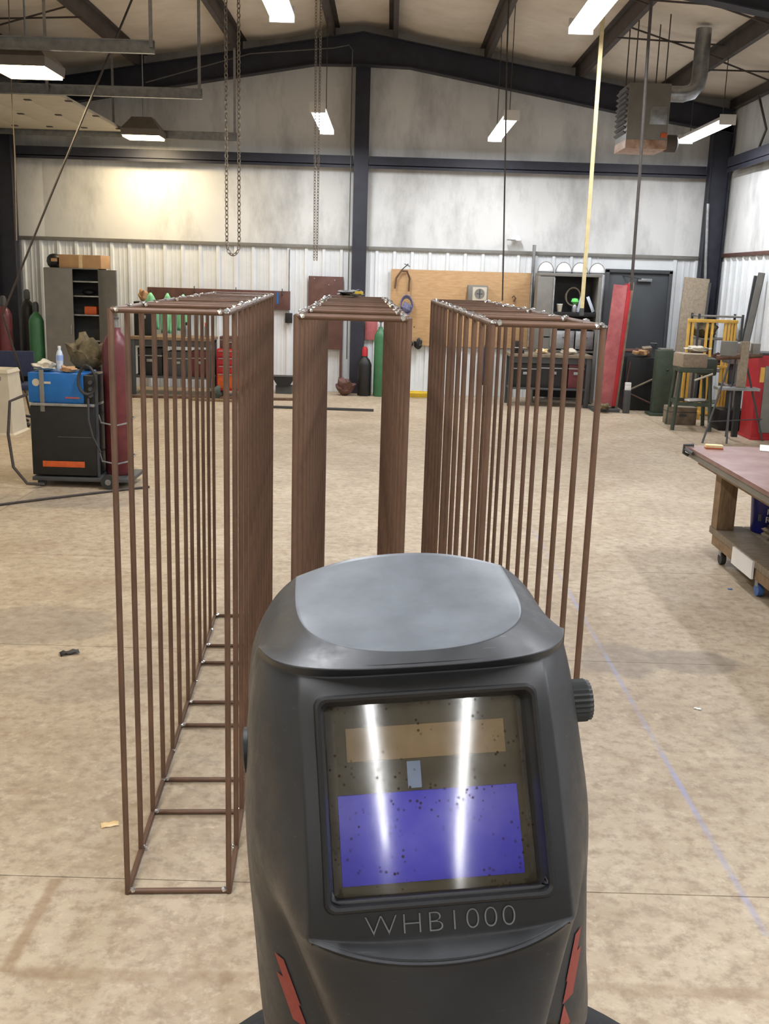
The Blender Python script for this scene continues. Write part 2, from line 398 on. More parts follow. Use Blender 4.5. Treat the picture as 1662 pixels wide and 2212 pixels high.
# conduit along the far rafter and down the centre post
tag(MB().tube([onY(315, 178, 17.6), onY(540, 116, 17.6), (-1.0, 17.6, 5.57), (-.75, 17.6, 5.62), (-.69, 17.6, 5.55), (-.69, 17.6, 4.1), (-.69, 17.85, 4.0), (-.69, 17.85, 2.6), (-.69, 17.85, .6)], .010).build('conduit', 'conduit'), 'thin grey conduit running along the far rafter and down the centre post', 'conduit')
tag(MB().tube([(2.47, 17.95, 2.62), (2.47, 17.95, 2.3), (2.47, 17.95, .9)], .03).build('downpipe', 'galv'), 'grey pipe running down the wall between plywood board and cabinet of masks', 'pipe')
tag(MB().tube([onY(1530, 440, 17.63), onY(1524, 600, 17.63), (5.36, 17.63, .05)], .025).build('conduit', 'galv'), 'grey conduit clipped to the dark corner column beside the exit door', 'conduit')
tag(MB().tube([(5.42, 16.2, 4.82), (5.46, 16.2, 4.75), (5.5, 15.9, 4.3), (5.5, 16.2, 4.0), (5.5, 17.2, 4.0)], .018).build('gas_pipe', 'purlin'), 'dark pipe bent down the right wall near the corner light', 'pipe')

# ------------------------------------------------------------------ strip lights
def strip_light(x, y0, y1, label, z=4.2):
    t = thing('strip_light', label, 'light', (x, (y0+y1)/2, z), 0, 'white LED strip lights hanging from the roof')
    L_ = y1-y0
    MB().prism([(-.045, .03), (-.11, .012), (-.11, .0), (.11, .0), (.11, .012), (.045, .03), (.04, .075), (-.04, .075)], -L_/2, L_/2, lambda u, v, w_: (u, w_, v)).build('housing', 'white', t)
    MB().prism([(.1, 0), (.097, -.03), (.065, -.055), (-.065, -.055), (-.097, -.03), (-.1, 0)], -L_/2+.02, L_/2-.02, lambda u, v, w_: (u, w_, v)).build('diffuser', 'led', t)
    for s in (-1, 1):
        MB().b2(-.11, .11, s*L_/2-.012, s*L_/2+.012, -.057, .076).build('end_cap', 'white', t, .003)
        MB().tube([(0, s*L_*.38, .07), (0, s*L_*.38, roof_z(x)-z-.02)], .006, 6).build('hanger', 'cord', t)
    ld = bpy.data.lights.new('strip_lamp', 'AREA'); ld.shape = 'RECTANGLE'; ld.size = .16; ld.size_y = L_-.06
    ld.energy = LED_W; ld.color = LED_C
    lo = bpy.data.objects.new('lamp', ld); COL.objects.link(lo); lo.parent = t; lo.location = (0, 0, -.061)
    return t
SL = [(-1.03, 14.6, 16.75, 'white LED strip light left of the centre post, nearest the back wall'), (1.61, 14.75, 17.0, 'white LED strip light right of the centre post, above the plywood board'), (4.5, 14.55, 16.55, 'white LED strip light beside the heater, in front of the corner column'),
      (-1.0, 7.3, 9.62, 'white LED strip light cut off by the top edge, left of the ridge'), (1.63, 7.5, 9.72, 'white LED strip light cut off by the top edge, right of the ridge'), (4.5, 7.4, 9.6, 'white LED strip light nearest the right wall, above the red-topped table'),
      (-1.02, .3, 2.5, 'white LED strip light overhead left of the camera'), (1.62, .3, 2.5, 'white LED strip light overhead right of the camera'), (4.5, .3, 2.5, 'white LED strip light by the right wall abreast of the camera'),
      (-1.02, -6.6, -2.2, 'long white LED strip light behind the camera, left of the ridge'), (1.62, -6.6, -2.2, 'long white LED strip light behind the camera, right of the ridge')]
for a in SL: strip_light(*a)

# high-bay hoods on the left
def high_bay(x, y, z, ln, label):
    t = thing('high_bay_light', label, 'light', (x, y, z), 0, 'hooded warm high-bay lights')
    V = lambda hx, hy, zz: [(-hx, -hy, zz), (hx, -hy, zz), (hx, hy, zz), (-hx, hy, zz)]
    mb = MB(); bm = mb.bm
    rings = [[bm.verts.new(p) for p in V(*q)] for q in ((.30, ln/2, .0), (.31, ln/2+.01, .1), (.17, ln*.3, .27), (.16, ln*.28, .29))]
    for a, b in zip(rings, rings[1:]):
        for k in range(4): bm.faces.new((a[k], a[(k+1) % 4], b[(k+1) % 4], b[k]))
    bm.faces.new(rings[-1]); mb.build('hood', 'hood', t, smooth=False)
    MB().b2(-.285, .285, -ln/2+.02, ln/2-.02, -.025, .02).build('diffuser', 'bay', t, .006)
    MB().tube([(0, 0, .28), (0, 0, roof_z(x)-z)], .011, 8).build('stem', 'galv', t)
    ld = bpy.data.lights.new('bay_lamp', 'AREA'); ld.shape = 'RECTANGLE'; ld.size = .55; ld.size_y = ln-.06; ld.energy = BAY_W; ld.color = BAY_C
    lo = bpy.data.objects.new('lamp', ld); COL.objects.link(lo); lo.parent = t; lo.location = (0, 0, -.03)
high_bay(-4.0, 17.25, 4.08, .5, 'hooded warm high-bay light hanging close to the back wall')
high_bay(-3.97, 11.75, 4.05, .68, 'hooded warm high-bay light cut off by the left edge, under the door track')
high_bay(-3.97, 5.2, 4.05, .68, 'hooded warm high-bay light outside the frame over the left floor')
high_bay(-3.97, -1.5, 4.05, .68, 'hooded warm high-bay light outside the frame behind the camera')

# ------------------------------------------------------------------ three bar cages
CAGES = [(-.7965, 2.9776, -.0641, .33, 2.7911, 'left'), (-.2561, 2.9131, -.0267, .3174, 2.7255, 'middle'), (.2890, 2.8258, -.0185, .3020, 2.7379, 'right')]
CH, BR = 1.891, .0092
def cyl_mesh(name, L_, r=BR, n=10):
    return MB().tube([(0, 0, 0), (0, 0, L_)], r, n).mesh(name, 'rust')
post_me = cyl_mesh('post', CH-.002)
lab = {'left': 'leftmost of three tall rusty round-bar steel cages standing on the floor', 'middle': 'middle one of three tall rusty round-bar steel cages, narrow between its neighbours', 'right': 'rightmost of three tall rusty round-bar steel cages, behind the welding helmet'}
for x, y, yaw, w_, ln, k in CAGES:
    t = thing('bar_cage', lab[k], 'cage', (x, y, 0), -yaw, 'rusty round-bar cages')
    rail = cyl_mesh('rail', ln); cross = cyl_mesh('crossbar', w_)
    n = 12; st = ln/(n-1); wm = MB()
    for sx in (0, w_):
        for i in range(n):
            inst('post', post_me, t, (sx + random.uniform(-.002, .002), i*st + (random.uniform(-.012, .012) if 0 < i < n-1 else 0), .001))
        for z in (.011, CH-.006): inst('rail', rail, t, (sx, 0, z), (R(-90), 0, 0))
    for i in (0, 2, 3, 5, 6, 8, 9, 11):
        for z in (.011, CH-.004): inst('crossbar', cross, t, (0, i*st, z), (0, R(90), 0))
    for i in range(n):
        for sx, sg in ((0, 1), (w_, -1)):
            for z in (.014, CH-.004):
                if i in (0, 2, 3, 5, 6, 8, 9, 11):
                    wm.ball((sx+sg*.017, i*st-.002, z+.0015), .0104, 1, (1.1, 1, 1))
                for q in range(2):
                    wm.ball((sx+sg*random.uniform(-.004, .016), i*st+random.uniform(-.014, .012), z+random.uniform(0, .009)*(1 if z > 1 else .5)), random.uniform(.005, .0085), 1, (1.5, 1, .85))
    stuff(wm.build('weld_beads', 'weld', t))

# ------------------------------------------------------------------ person wearing the helmet
DH = .56
HO = CP + ray(937, 1715)*DH           # window centre of the helmet
def hmat():
    rz = R(3.0); ry = R(4.5); rx = 0.0
    base = Matrix(((CR.x, CU.x, -CF.x), (CR.y, CU.y, -CF.y), (CR.z, CU.z, -CF.z)))
    return Matrix.Translation(HO) @ (base @ rotm('Z', rz) @ rotm('Y', ry) @ rotm('X', rx)).to_4x4()
HM = hmat()

def make_person():
    p = thing('person', 'person in black shirt and jeans wearing the welding helmet', 'person', (HO.x+.03, .72, 0))
    h = Vector((HO.x+.03, .72, 0))
    hw = HM @ Vector((-.008, -.03, -.135)) - h     # head centre in the person's frame
    bm = bmesh.new(); sk = bm.verts.layers.skin.verify()
    def v(co, r, root=False, ry=None):
        q = bm.verts.new(co); q[sk].radius = (r, ry or r); q[sk].use_root = root; return q
    def chain(vs):
        for a, b in zip(vs, vs[1:]): bm.edges.new((a, b))
    pel = v((0, .02, .92), .145, True, .12); ab = v((0, .03, 1.07), .14, ry=.11); ch = v((0, .035, 1.2), .15, ry=.115); nk = v((0, .03, 1.362), .08)
    n2 = v(Vector((0, .015, 1.43)), .06); hd = v(hw+Vector((0, 0, -.02)), .078); tp = v(hw+Vector((0, .015, .055)), .07)
    chain([pel, ab, ch, nk, n2, hd, tp])
    for s in (-1, 1):
        sh = v((s*.158, .03, 1.312), .066); el0 = v((s*.205, .03, 1.2), .054); el = v((s*.255, .05, 1.04), .043); wr_ = v((s*.265, -.02, .80), .029); hn = v((s*.262, -.04, .735), .03, ry=.02)
        chain([nk, sh, el0, el, wr_, hn])
        for k in range(4):
            dx = (k-1.5)*.017; L_ = (.07, .078, .073, .058)[k]
            a = v((s*.262, -.055+.0+dx*1.0+.012, .705), .0085); b = v((s*.258, -.06+dx+.012, .705-L_*.5), .008); c = v((s*.248, -.062+dx+.012, .705-L_), .007)
            chain([hn, a, b, c])
        ta = v((s*.25, -.075, .745), .0095); tb = v((s*.24, -.095, .71), .0085); chain([hn, ta, tb])
        hp = v((s*.095, .02, .84), .1); kn = v((s*.11, .0, .49), .062); ca = v((s*.112, .035, .33), .056); an = v((s*.115, .04, .1), .042); to = v((s*.12, -.06, .045), .042, ry=.038); t2 = v((s*.125, -.13, .04), .034)
        chain([pel, hp, kn, ca, an, to, t2])
    me = bpy.data.meshes.new('person_skin'); bm.to_mesh(me); bm.free()
    o = bpy.data.objects.new('person_skin', me); COL.objects.link(o)
    o.modifiers.new('s', 'SKIN'); ss = o.modifiers.new('u', 'SUBSURF'); ss.levels = 2; ss.render_levels = 2
    dg = bpy.context.evaluated_depsgraph_get()
    me2 = bpy.data.meshes.new_from_object(o.evaluated_get(dg)); me2.name = 'body'
    bpy.data.objects.remove(o)
    me2.materials.clear()
    for k in ('cloth_black', 'denim', 'skin', 'boot'): me2.materials.append(M[k])
    for f in me2.polygons:
        c = f.center; f.use_smooth = True
        arm = abs(c.x) > .19 and c.z < .95
        f.material_index = 3 if c.z < .13 else (2 if arm and c.z < .83 and abs(c.x) > .21 else (1 if c.z < .95 and not arm else (2 if c.z > 1.42 else 0)))
    b = bpy.data.objects.new('body', me2); COL.objects.link(b); b.parent = p
    # simple features of the head inside the helmet
    hq = HM.to_3x3()
    hc = hw + Vector((0, 0, .0))
    f = lambda x, y, z: hc + Vector((x, -y, z))
    MB().tube([f(0, .078, .02), f(0, .098, -.012), f(0, .085, -.022)], [.008, .012, .01], 8).build('nose', 'skin', p)
    for s in (-1, 1):
        MB().ball(f(s*.03, .07, .02), .011, 2).build('eye', 'white', p)
        MB().ball(f(s*.08, 0, 0), .02, 2, (.4, .8, 1.3)).build('ear', 'skin', p)
    MB().ball(f(0, .078, -.05), .02, 2, (1.2, .35, .3)).build('mouth', 'red_faded', p)
    MB().ball(f(0, -.012, .04), .09, 3, (.92, 1, .85)).build('hair', 'hair', p)
    MB().tube([(0.075*math.cos(a), .022+.07*math.sin(a), 1.375+.012*math.sin(a)) for a in [i*math.pi/9 for i in range(19)]], .014, 8).build('collar', 'cloth_black', p)
make_person()

def M_shell():
    m = mat('helmet_shell', (46, 48, 51), .42, rgb2=(33, 35, 38), scale=14, spec=.5)
    nt = m.node_tree; b = nt.nodes['Principled BSDF']; N = nt.nodes.new; L = nt.links.new
    tc = nt.nodes['Texture Coordinate']
    n = N('ShaderNodeTexNoise'); n.inputs['Scale'].default_value = 22; n.inputs['Detail'].default_value = 8; n.inputs['Roughness'].default_value = .75
    L(tc.outputs['Object'], n.inputs['Vector'])
    r = N('ShaderNodeValToRGB'); r.color_ramp.elements[0].color = (.34,)*3+(1,); r.color_ramp.elements[1].color = (.58,)*3+(1,); r.color_ramp.elements[0].position = .35; r.color_ramp.elements[1].position = .7
    L(n.outputs[0], r.inputs[0]); L(r.outputs[0], b.inputs['Roughness'])
    # fine scratches
    mp = N('ShaderNodeMapping'); mp.inputs['Rotation'].default_value = (.3, .2, 1.1); mp.inputs['Scale'].default_value = (18, 420, 160); L(tc.outputs['Object'], mp.inputs[0])
    n2 = N('ShaderNodeTexNoise'); n2.inputs['Scale'].default_value = 1.5; n2.inputs['Detail'].default_value = 2; L(mp.outputs[0], n2.inputs['Vector'])
    r2 = N('ShaderNodeValToRGB'); r2.color_ramp.elements[0].position = .69; r2.color_ramp.elements[1].position = .76; L(n2.outputs[0], r2.inputs[0])
    mx = N('ShaderNodeMix'); mx.data_type = 'RGBA'; base = b.inputs['Base Color'].links[0].from_socket
    ml = N('ShaderNodeMath'); ml.operation = 'MULTIPLY'; ml.inputs[1].default_value = .1; L(r2.outputs[0], ml.inputs[0]); L(ml.outputs[0], mx.inputs[0])
    L(base, mx.inputs[6]); mx.inputs[7].default_value = (.35, .36, .37, 1); L(mx.outputs[2], b.inputs['Base Color'])
    return m
M['helmet_shell'] = M_shell()
mk('helmet_scuff_sheen', (104, 110, 116), .36, rgb2=(86, 92, 98), scale=26, spec=.6)  # scuffed top facet, lightened further with a painted-in sheen of the lit ceiling
mk('helmet_panel', (32, 33, 34), .5, var=.15, scale=40)
def M_lens():
    m = bpy.data.materials.new('cover_lens'); m.use_nodes = True; nt = m.node_tree; N = nt.nodes.new; L = nt.links.new
    for n in list(nt.nodes): nt.nodes.remove(n)
    out = N('ShaderNodeOutputMaterial'); tc = N('ShaderNodeTexCoord')
    tr = N('ShaderNodeBsdfTransparent'); tr.inputs[0].default_value = (.9, .86, .78, 1)
    gl = N('ShaderNodeBsdfAnisotropic'); gl.inputs['Roughness'].default_value = .2; gl.inputs[0].default_value = (1, .98, .93, 1)
    n0 = N('ShaderNodeTexNoise'); n0.inputs['Scale'].default_value = 30; n0.inputs['Detail'].default_value = 6; L(tc.outputs['Object'], n0.inputs['Vector'])
    r0 = N('ShaderNodeMapRange'); r0.inputs[3].default_value = .04; r0.inputs[4].default_value = .2; L(n0.outputs[0], r0.inputs[0]); L(r0.outputs[0], gl.inputs['Roughness'])
    mx = N('ShaderNodeMixShader'); mx.inputs[0].default_value = .065; L(tr.outputs[0], mx.inputs[1]); L(gl.outputs[0], mx.inputs[2])
    df = N('ShaderNodeBsdfDiffuse'); df.inputs[0].default_value = (.05, .032, .02, 1)
    vo = N('ShaderNodeTexVoronoi'); vo.inputs['Scale'].default_value = 260; L(tc.outputs['Object'], vo.inputs['Vector'])
    rs = N('ShaderNodeValToRGB'); rs.color_ramp.elements[0].position = .15; rs.color_ramp.elements[1].position = .27; rs.color_ramp.elements[0].color = (1, 1, 1, 1); rs.color_ramp.elements[1].color = (0, 0, 0, 1); L(vo.outputs['Distance'], rs.inputs[0])
    n1 = N('ShaderNodeTexNoise'); n1.inputs['Scale'].default_value = 48; n1.inputs['Detail'].default_value = 3; L(tc.outputs['Object'], n1.inputs['Vector'])
    r1 = N('ShaderNodeValToRGB'); r1.color_ramp.elements[0].position = .44; r1.color_ramp.elements[1].position = .6; L(n1.outputs[0], r1.inputs[0])
    mu = N('ShaderNodeMath'); mu.operation = 'MULTIPLY'; L(rs.outputs[0], mu.inputs[0]); L(r1.outputs[0], mu.inputs[1])
    ad = N('ShaderNodeMath'); ad.operation = 'MULTIPLY_ADD'; ad.inputs[1].default_value = .85; ad.inputs[2].default_value = .06; L(mu.outputs[0], ad.inputs[0])
    m2 = N('ShaderNodeMixShader'); L(ad.outputs[0], m2.inputs[0]); L(mx.outputs[0], m2.inputs[1]); L(df.outputs[0], m2.inputs[2])
    L(m2.outputs[0], out.inputs[0]); return m
M['cover_lens'] = M_lens()
mk('lens_back', (104, 101, 88), .5, rgb2=(72, 69, 58), scale=30)
mk('filter_violet', (98, 98, 255), .35, rgb2=(66, 66, 246), scale=28)
mk('solar_tan', (176, 158, 128), .5, rgb2=(154, 136, 106), scale=40)
mk('helmet_trim', (30, 31, 33), .38, var=.1, scale=60)

def make_helmet():
    t = thing('welding_helmet', 'scuffed black welding helmet with violet auto-darkening window, in the foreground', 'helmet'); t.matrix_world = HM
    half = [
     [(0,127.9,-146.6),(37.5,125.8,-145.2),(70.6,115.5,-139.9),(81.8,107.4,-141.2),(90.8,96.2,-141.7),(97.6,84.1,-144.1),(103.3,70.1,-148)],
     [(0,101.1,-84.8),(39.4,100.6,-85.7),(72.5,98.1,-92.2),(82.7,94,-97.3),(89.7,88,-108),(97.5,76,-121.3),(105,58.2,-146.3)],
     [(0,75.6,-20.3),(39.2,77.6,-24.7),(66.2,86.8,-45.7),(79.5,84.8,-64.3),(88.6,82.8,-73.8),(95.6,78.9,-93),(106.6,46.4,-144.6)],
     [(0,68.1,-12.6),(43.2,68.1,-15.6),(72,69.7,-26),(84.3,72.2,-38.5),(91.6,75.8,-53.3),(96.8,80.8,-75.4),(107.2,34.6,-142)],
     [(0,63.7,-22.6),(55.4,63.7,-22.6),(70.8,65.2,-29),(83.1,67.7,-41.5),(90.9,70.8,-57.2),(97,72.9,-78.6),(107.9,24.9,-139.8)],
     [(0,51.8,-14),(61.3,51.8,-14),(71.5,51.9,-17),(84.7,51.9,-32),(94.8,52,-54),(100.9,52.1,-80),(109.5,14.3,-138.3)],
     [(0,0,0),(60.5,0,0),(71.5,0,-2),(87,0,-22),(103.2,4.7,-67.1),(106,0,-90),(112.3,-18.9,-131.6)],
     [(0,-51.3,10.4),(59.7,-51.3,10.4),(71.4,-51.4,8.4),(85.1,-51.5,-9.6),(101,-50,-50),(109,-50.2,-80),(112.6,-60.5,-123.6)],
     [(0,-75.7,12.5),(46.5,-74.8,11.3),(72.7,-70.5,7.2),(81.6,-69.4,-9.2),(90,-71.5,-48),(104.9,-78.1,-73.2),(110.6,-87.5,-116.9)],
     [(0,-83.7,27.6),(44.4,-80.4,21.7),(73.2,-71.8,7.5),(80.9,-74.7,-8.8),(86,-80.3,-50),(103.4,-91.3,-69.8),(109.2,-107.8,-111.8)],
     [(0,-87.4,18.5),(42.4,-84.8,13.8),(69.6,-78,2.1),(77.2,-84.3,-10.4),(80.5,-94.3,-48),(101,-107,-65.8),(107.9,-129.5,-106.3)],
     [(0,-155.5,15.5),(26.1,-154.8,13.2),(44.9,-152.6,4.6),(53.4,-151.3,-5.9),(60,-150.2,-36),(88,-165.4,-56.5),(104.6,-184,-91.9)]]
    bm = bmesh.new(); cr = bm.edges.layers.float.new('crease_edge'); cv = bm.verts.layers.float.new('crease_vert')
    nc = 6; V = []
    for r in half:
        row = {}
        for c, q in enumerate(r):
            for s in ((1,) if c == 0 else (1, -1)):
                row[s*c] = bm.verts.new((s*q[0]*.001, q[1]*.001, q[2]*.001))
        V.append(row)
    ids = list(range(-nc, nc+1))
    for j in range(len(half)-1):
        for a, b in zip(ids, ids[1:]):
            if j in (5, 6) and abs(a) <= 1 and abs(b) <= 1: continue
            fc = bm.faces.new((V[j][a], V[j][b], V[j+1][b], V[j+1][a]))
            if 4 <= j <= 7 and max(abs(a), abs(b)) <= 2: fc.material_index = 1
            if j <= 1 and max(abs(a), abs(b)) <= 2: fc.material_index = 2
    bm.edges.ensure_lookup_table()
    def crease(a, b, v_):
        e = bm.edges.get((a, b))
        if e: e[cr] = v_
    for a, b in zip(ids, ids[1:]):
        m_ = max(abs(a), abs(b))
        if m_ <= 2: crease(V[2][a], V[2][b], 1)
        if m_ <= 5: crease(V[3][a], V[3][b], 1); crease(V[4][a], V[4][b], .7)
        if m_ <= 2: crease(V[8][a], V[8][b], .95); crease(V[9][a], V[9][b], 1); crease(V[10][a], V[10][b], .7)
        crease(V[0][a], V[0][b], 1)
        if m_ <= 1:
            crease(V[5][a], V[5][b], 1); crease(V[7][a], V[7][b], 1)
    for s in (-1, 1):
        crease(V[0][2*s], V[1][2*s], 1); crease(V[1][2*s], V[2][2*s], 1)
        for j in range(4, 9): crease(V[j][2*s], V[j+1][2*s], .8)
        for j in range(6, 11): crease(V[j][4*s], V[j+1][4*s], .9)
        for j in (5, 6): crease(V[j][s], V[j+1][s], 1)
        for j, c in ((5, 1), (7, 1)): V[j][s*c][cv] = 1
        V[0][2*s][cv] = .7; V[3][5*s][cv] = .25; V[8][2*s][cv] = .6; V[9][2*s][cv] = .5
    bmesh.ops.recalc_face_normals(bm, faces=bm.faces)
    f0 = max(bm.faces, key=lambda f: f.calc_center_median().z)
    if f0.normal.z < 0: bmesh.ops.reverse_faces(bm, faces=bm.faces)
    me = bpy.data.meshes.new('shell'); bm.to_mesh(me); bm.free()
    me.materials.append(M['helmet_shell']); me.materials.append(M['helmet_panel']); me.materials.append(M['helmet_scuff_sheen']); me.polygons.foreach_set('use_smooth', [True]*len(me.polygons))
    sh = bpy.data.objects.new('shell', me); COL.objects.link(sh); sh.parent = t
    ss = sh.modifiers.new('sub', 'SUBSURF'); ss.levels = 4; ss.render_levels = 4
    so = sh.modifiers.new('solid', 'SOLIDIFY'); so.thickness = .0028; so.offset = -1
    def rrect(hx, hy, r, n=7):
        out = []
        for cx, cy, a0 in ((hx-r, hy-r, 0), (-hx+r, hy-r, 90), (-hx+r, -hy+r, 180), (hx-r, -hy+r, 270)):
            for k in range(n):
                a = R(a0+90*k/(n-1)); out.append((cx+r*math.cos(a), cy+r*math.sin(a)))
        return out
    TILT = R(-12.5)
    def wpart(o): o.rotation_euler.x = TILT; return o
    mb = MB(); rings = []
    for hx, hy, r, z in ((63.5, 58, 6, -2.5), (62.5, 57, 5.5, 1.6), (61.2, 55.7, 5, 2.2), (59.6, 54.1, 4.5, 1.2), (58.2, 52.7, 4, -3), (57.6, 52.1, 3.5, -18), (57.4, 52, 3.5, -27)):
        rings.append([mb.bm.verts.new((x*.001, (y-1)*.001, z*.001)) for x, y in rrect(hx, hy, r)])
    for a, b in zip(rings, rings[1:]):
        n = len(a)
        for k in range(n): mb.bm.faces.new((a[k], a[(k+1) % n], b[(k+1) % n], b[k]))
    wpart(mb.build('window_frame', 'helmet_trim', t))
    # curved cover lens, filter cartridge behind it
    rows = []
    for j in range(13):
        y = -53 + 105*j/12
        rows.append([(x*.001, (y-1)*.001, (-14.5 + 7.0*(1-((x-9)/62)**2))*.001) for x in [-58+116*i/28 for i in range(29)]])
    wpart(MB().grid(rows).build('cover_lens', 'cover_lens', t))
    wpart(MB().b2(-.0575, .0575, -.0545, .0525, -.030, -.021).build('filter_cartridge', 'lens_back', t, .001))
    wpart(MB().b2(-.0525, .0505, -.0475, .0015, -.0212, -.0198).build('filter_glass', 'filter_violet', t, .0004))
    wpart(MB().b2(-.046, .046, .0195, .0385, -.0212, -.0198).build('solar_cell', 'solar_tan', t, .0004))
    wpart(MB().b2(-.012, -.004, .003, .018, -.0212, -.0202).build('sensor', 'label_blue', t, .0003))
    # lettering moulded under the window
    cu = bpy.data.curves.new('letters', 'FONT'); cu.body = 'WHB1000'; cu.align_x = 'CENTER'; cu.align_y = 'CENTER'; cu.size = .0158; cu.space_character = 1.12; cu.extrude = .0003; cu.offset = -.0004
    to = bpy.data.objects.new('tmp', cu); COL.objects.link(to); dg = bpy.context.evaluated_depsgraph_get()
    lm = bpy.data.meshes.new_from_object(to.evaluated_get(dg)); bpy.data.objects.remove(to)
    lm.materials.clear(); lm.materials.append(M['lettering'])
    lo = bpy.data.objects.new('lettering', lm); COL.objects.link(lo); lo.parent = t
    lo.location = (-.001, -.0655, .0124); lo.rotation_euler = (R(-5), 0, 0); lo.scale = (1.12, 1, 1); lo['label'] = 'WHB1000 moulded in grey below the window'
    # shade knob on the flank, headgear knob, dark inner headgear band
    ax = rotm('Y', R(90))
    kb = MB(); kb.lathe([(.012, 0), (.0165, .001), (.0165, .005), (.012, .006)], 24, (.086, .031, -.076), ax); k0 = kb.build('knob_base', 'helmet_trim', t)
    kp = MB(); n = 48; prof = []
    for k in range(n): 
        a = 2*math.pi*k/n; r = .0135 if k % 2 else .0124; prof.append((r*math.cos(a), r*math.sin(a)))
    kp.prism(prof, .0905, .1080, lambda u, v, w_: (w_, .031+v, -.076+u)); k1 = kp.build('shade_knob', 'rubber', t)
    MB().prism([(x*.93, y*.93) for x, y in prof], .1075, .1105, lambda u, v, w_: (w_, .031+v, -.076+u)).build('knob_cap', 'dark_gray', k1)
    MB().box((.091, .027, -.076), (.010, .046, .03)).build('knob_plate', 'helmet_trim', t, .0015)
    for s in (-1, 1):
        MB().lathe([(.010, 0), (.0155, .002), (.0155, .012), (.011, .0135)], 20, (s*.0985, .002, -.130), rotm('Y', s*R(90))).build('headgear_knob', 'black', t)
    MB().tube([(.098*math.cos(a), .03+.0*a, -.13-.085*math.sin(a)) for a in [i*math.pi/16 for i in range(17)]], .006, 8).build('headgear_band', 'black', t)
    # red slanted logo strokes on the lower flanks
    for s in (-1, 1):
        for (u0, v0, du) in ((91, -108, 5), (86, -120, 7), (79, -136, 8)):
            rows = []
            for j in range(6):
                y = v0 - j*5.2; rows.append([(s*(u0 + i*du/3 - j*1.2)*.001, (y + i*.8)*.001, (-54 - i*du*.45 + j*2.0)*.001) for i in range(4)])
            dcl = MB().grid(rows).build('logo_stroke', 'decal_red', t)
            sw = dcl.modifiers.new('w', 'SHRINKWRAP'); sw.target = sh; sw.wrap_method = 'NEAREST_SURFACEPOINT'; sw.offset = .0007; sw.wrap_mode = 'ABOVE_SURFACE'
make_helmet()

# ------------------------------------------------------------------ overhead door and its tracks
def span(x0, y0, x1, y1, Y):
    a, b = onY(x0, y0, Y), onY(x1, y1, Y); return a.x, b.x, b.z, a.z
t = thing('overhead_door', 'raised tan sectional overhead door lying flat under the roof at left', 'door', (-5.4, 15.79, 4.2))
for i in range(4):
    x0 = -6.56+i*.55
    s = MB().b2(x0+5.4, x0+5.4+.55, -1.68, 1.68, -.02, .03).build('door_section', 'beige', t, .008)
    for yy in (-1.3, 0, 1.3): MB().b2(x0+5.4+.51, x0+5.4+.6, yy-.04, yy+.04, -.032, -.02).build('hinge', 'purlin', s, .003)
def track(y, x1, label, hang, z=4.24):
    t = thing('door_track', label, 'track', (x1, y, z), 0, 'overhead door tracks')
    MB().b2(-(x1+6.5), 0, -.03, .03, .06, .07).b2(-(x1+6.5), 0, .02, .03, -.06, .07).b2(-(x1+6.5), 0, -.03, .03, -.06, -.05).build('rail', 'galv', t, smooth=False)
    for dx in hang:
        MB().b2(dx-.02, dx+.02, -.025, -.02, .0, roof_z(x1+dx)-z-.05).b2(dx-.02, dx-.015, -.02, .02, .0, roof_z(x1+dx)-z-.05).build('hanger', 'galv', t, smooth=False)
track(11.3, -2.49, 'galvanized door track ending over the left bay, nearest the camera', (-.03, -2.2))
track(14.05, -2.49, 'galvanized door track along the near edge of the raised door', (-.03, -2.0))
track(17.55, -2.55, 'galvanized door track close to the back wall', (-.03, -2.0), 4.16)

# ------------------------------------------------------------------ unit heater with flue
t = thing('unit_heater', 'grey gas unit heater hanging below the roof at right', 'heater', (3.3, 14.33, 3.74))
MB().b2(-.27, .27, -.33, .33, .1, .8).build('case', 'gray_metal', t, .008)
MB().b2(-.272, .272, -.335, .335, 0, .11).build('burner_tray', 'flame_box', t, .006)
for i in range(9):
    MB().box((-.285, 0, .2+i*.066), (.05, .58, .012), rotm('Y', R(35))).build('louver', 'dark_gray', t)
MB().b2(.02, .24, -.334, -.33, .3, .52).build('data_plate', 'galv', t, .001)
MB().box((.22, -.335, .17), (.08, .01, .06)).build('warning_plate', 'orange', t, .001)
MB().lathe([(.09, 0), (.11, .02), (.11, .16), (.06, .19)], 18, (.28, -.1, .1), rotm('Y', R(90))).build('fan_motor', 'purlin', t)
for sx in (-.2, .2):
    for sy in (-.25, .25): MB().tube([(sx, sy, .8), (sx, sy, roof_z(3.3+sx)-3.74-.02)], .008, 6).build('hanger', 'purlin', t)
tag(MB().tube([(3.58, 14.2, 4.45), (3.78, 14.2, 4.45), (3.88, 14.2, 4.48), (3.95, 14.2, 4.56), (3.97, 14.2, 4.68), (3.97, 14.2, 5.25)], .1, 18).build('flue_pipe', 'galv'), 'shiny round flue pipe elbowing up from the heater to the roof', 'pipe')

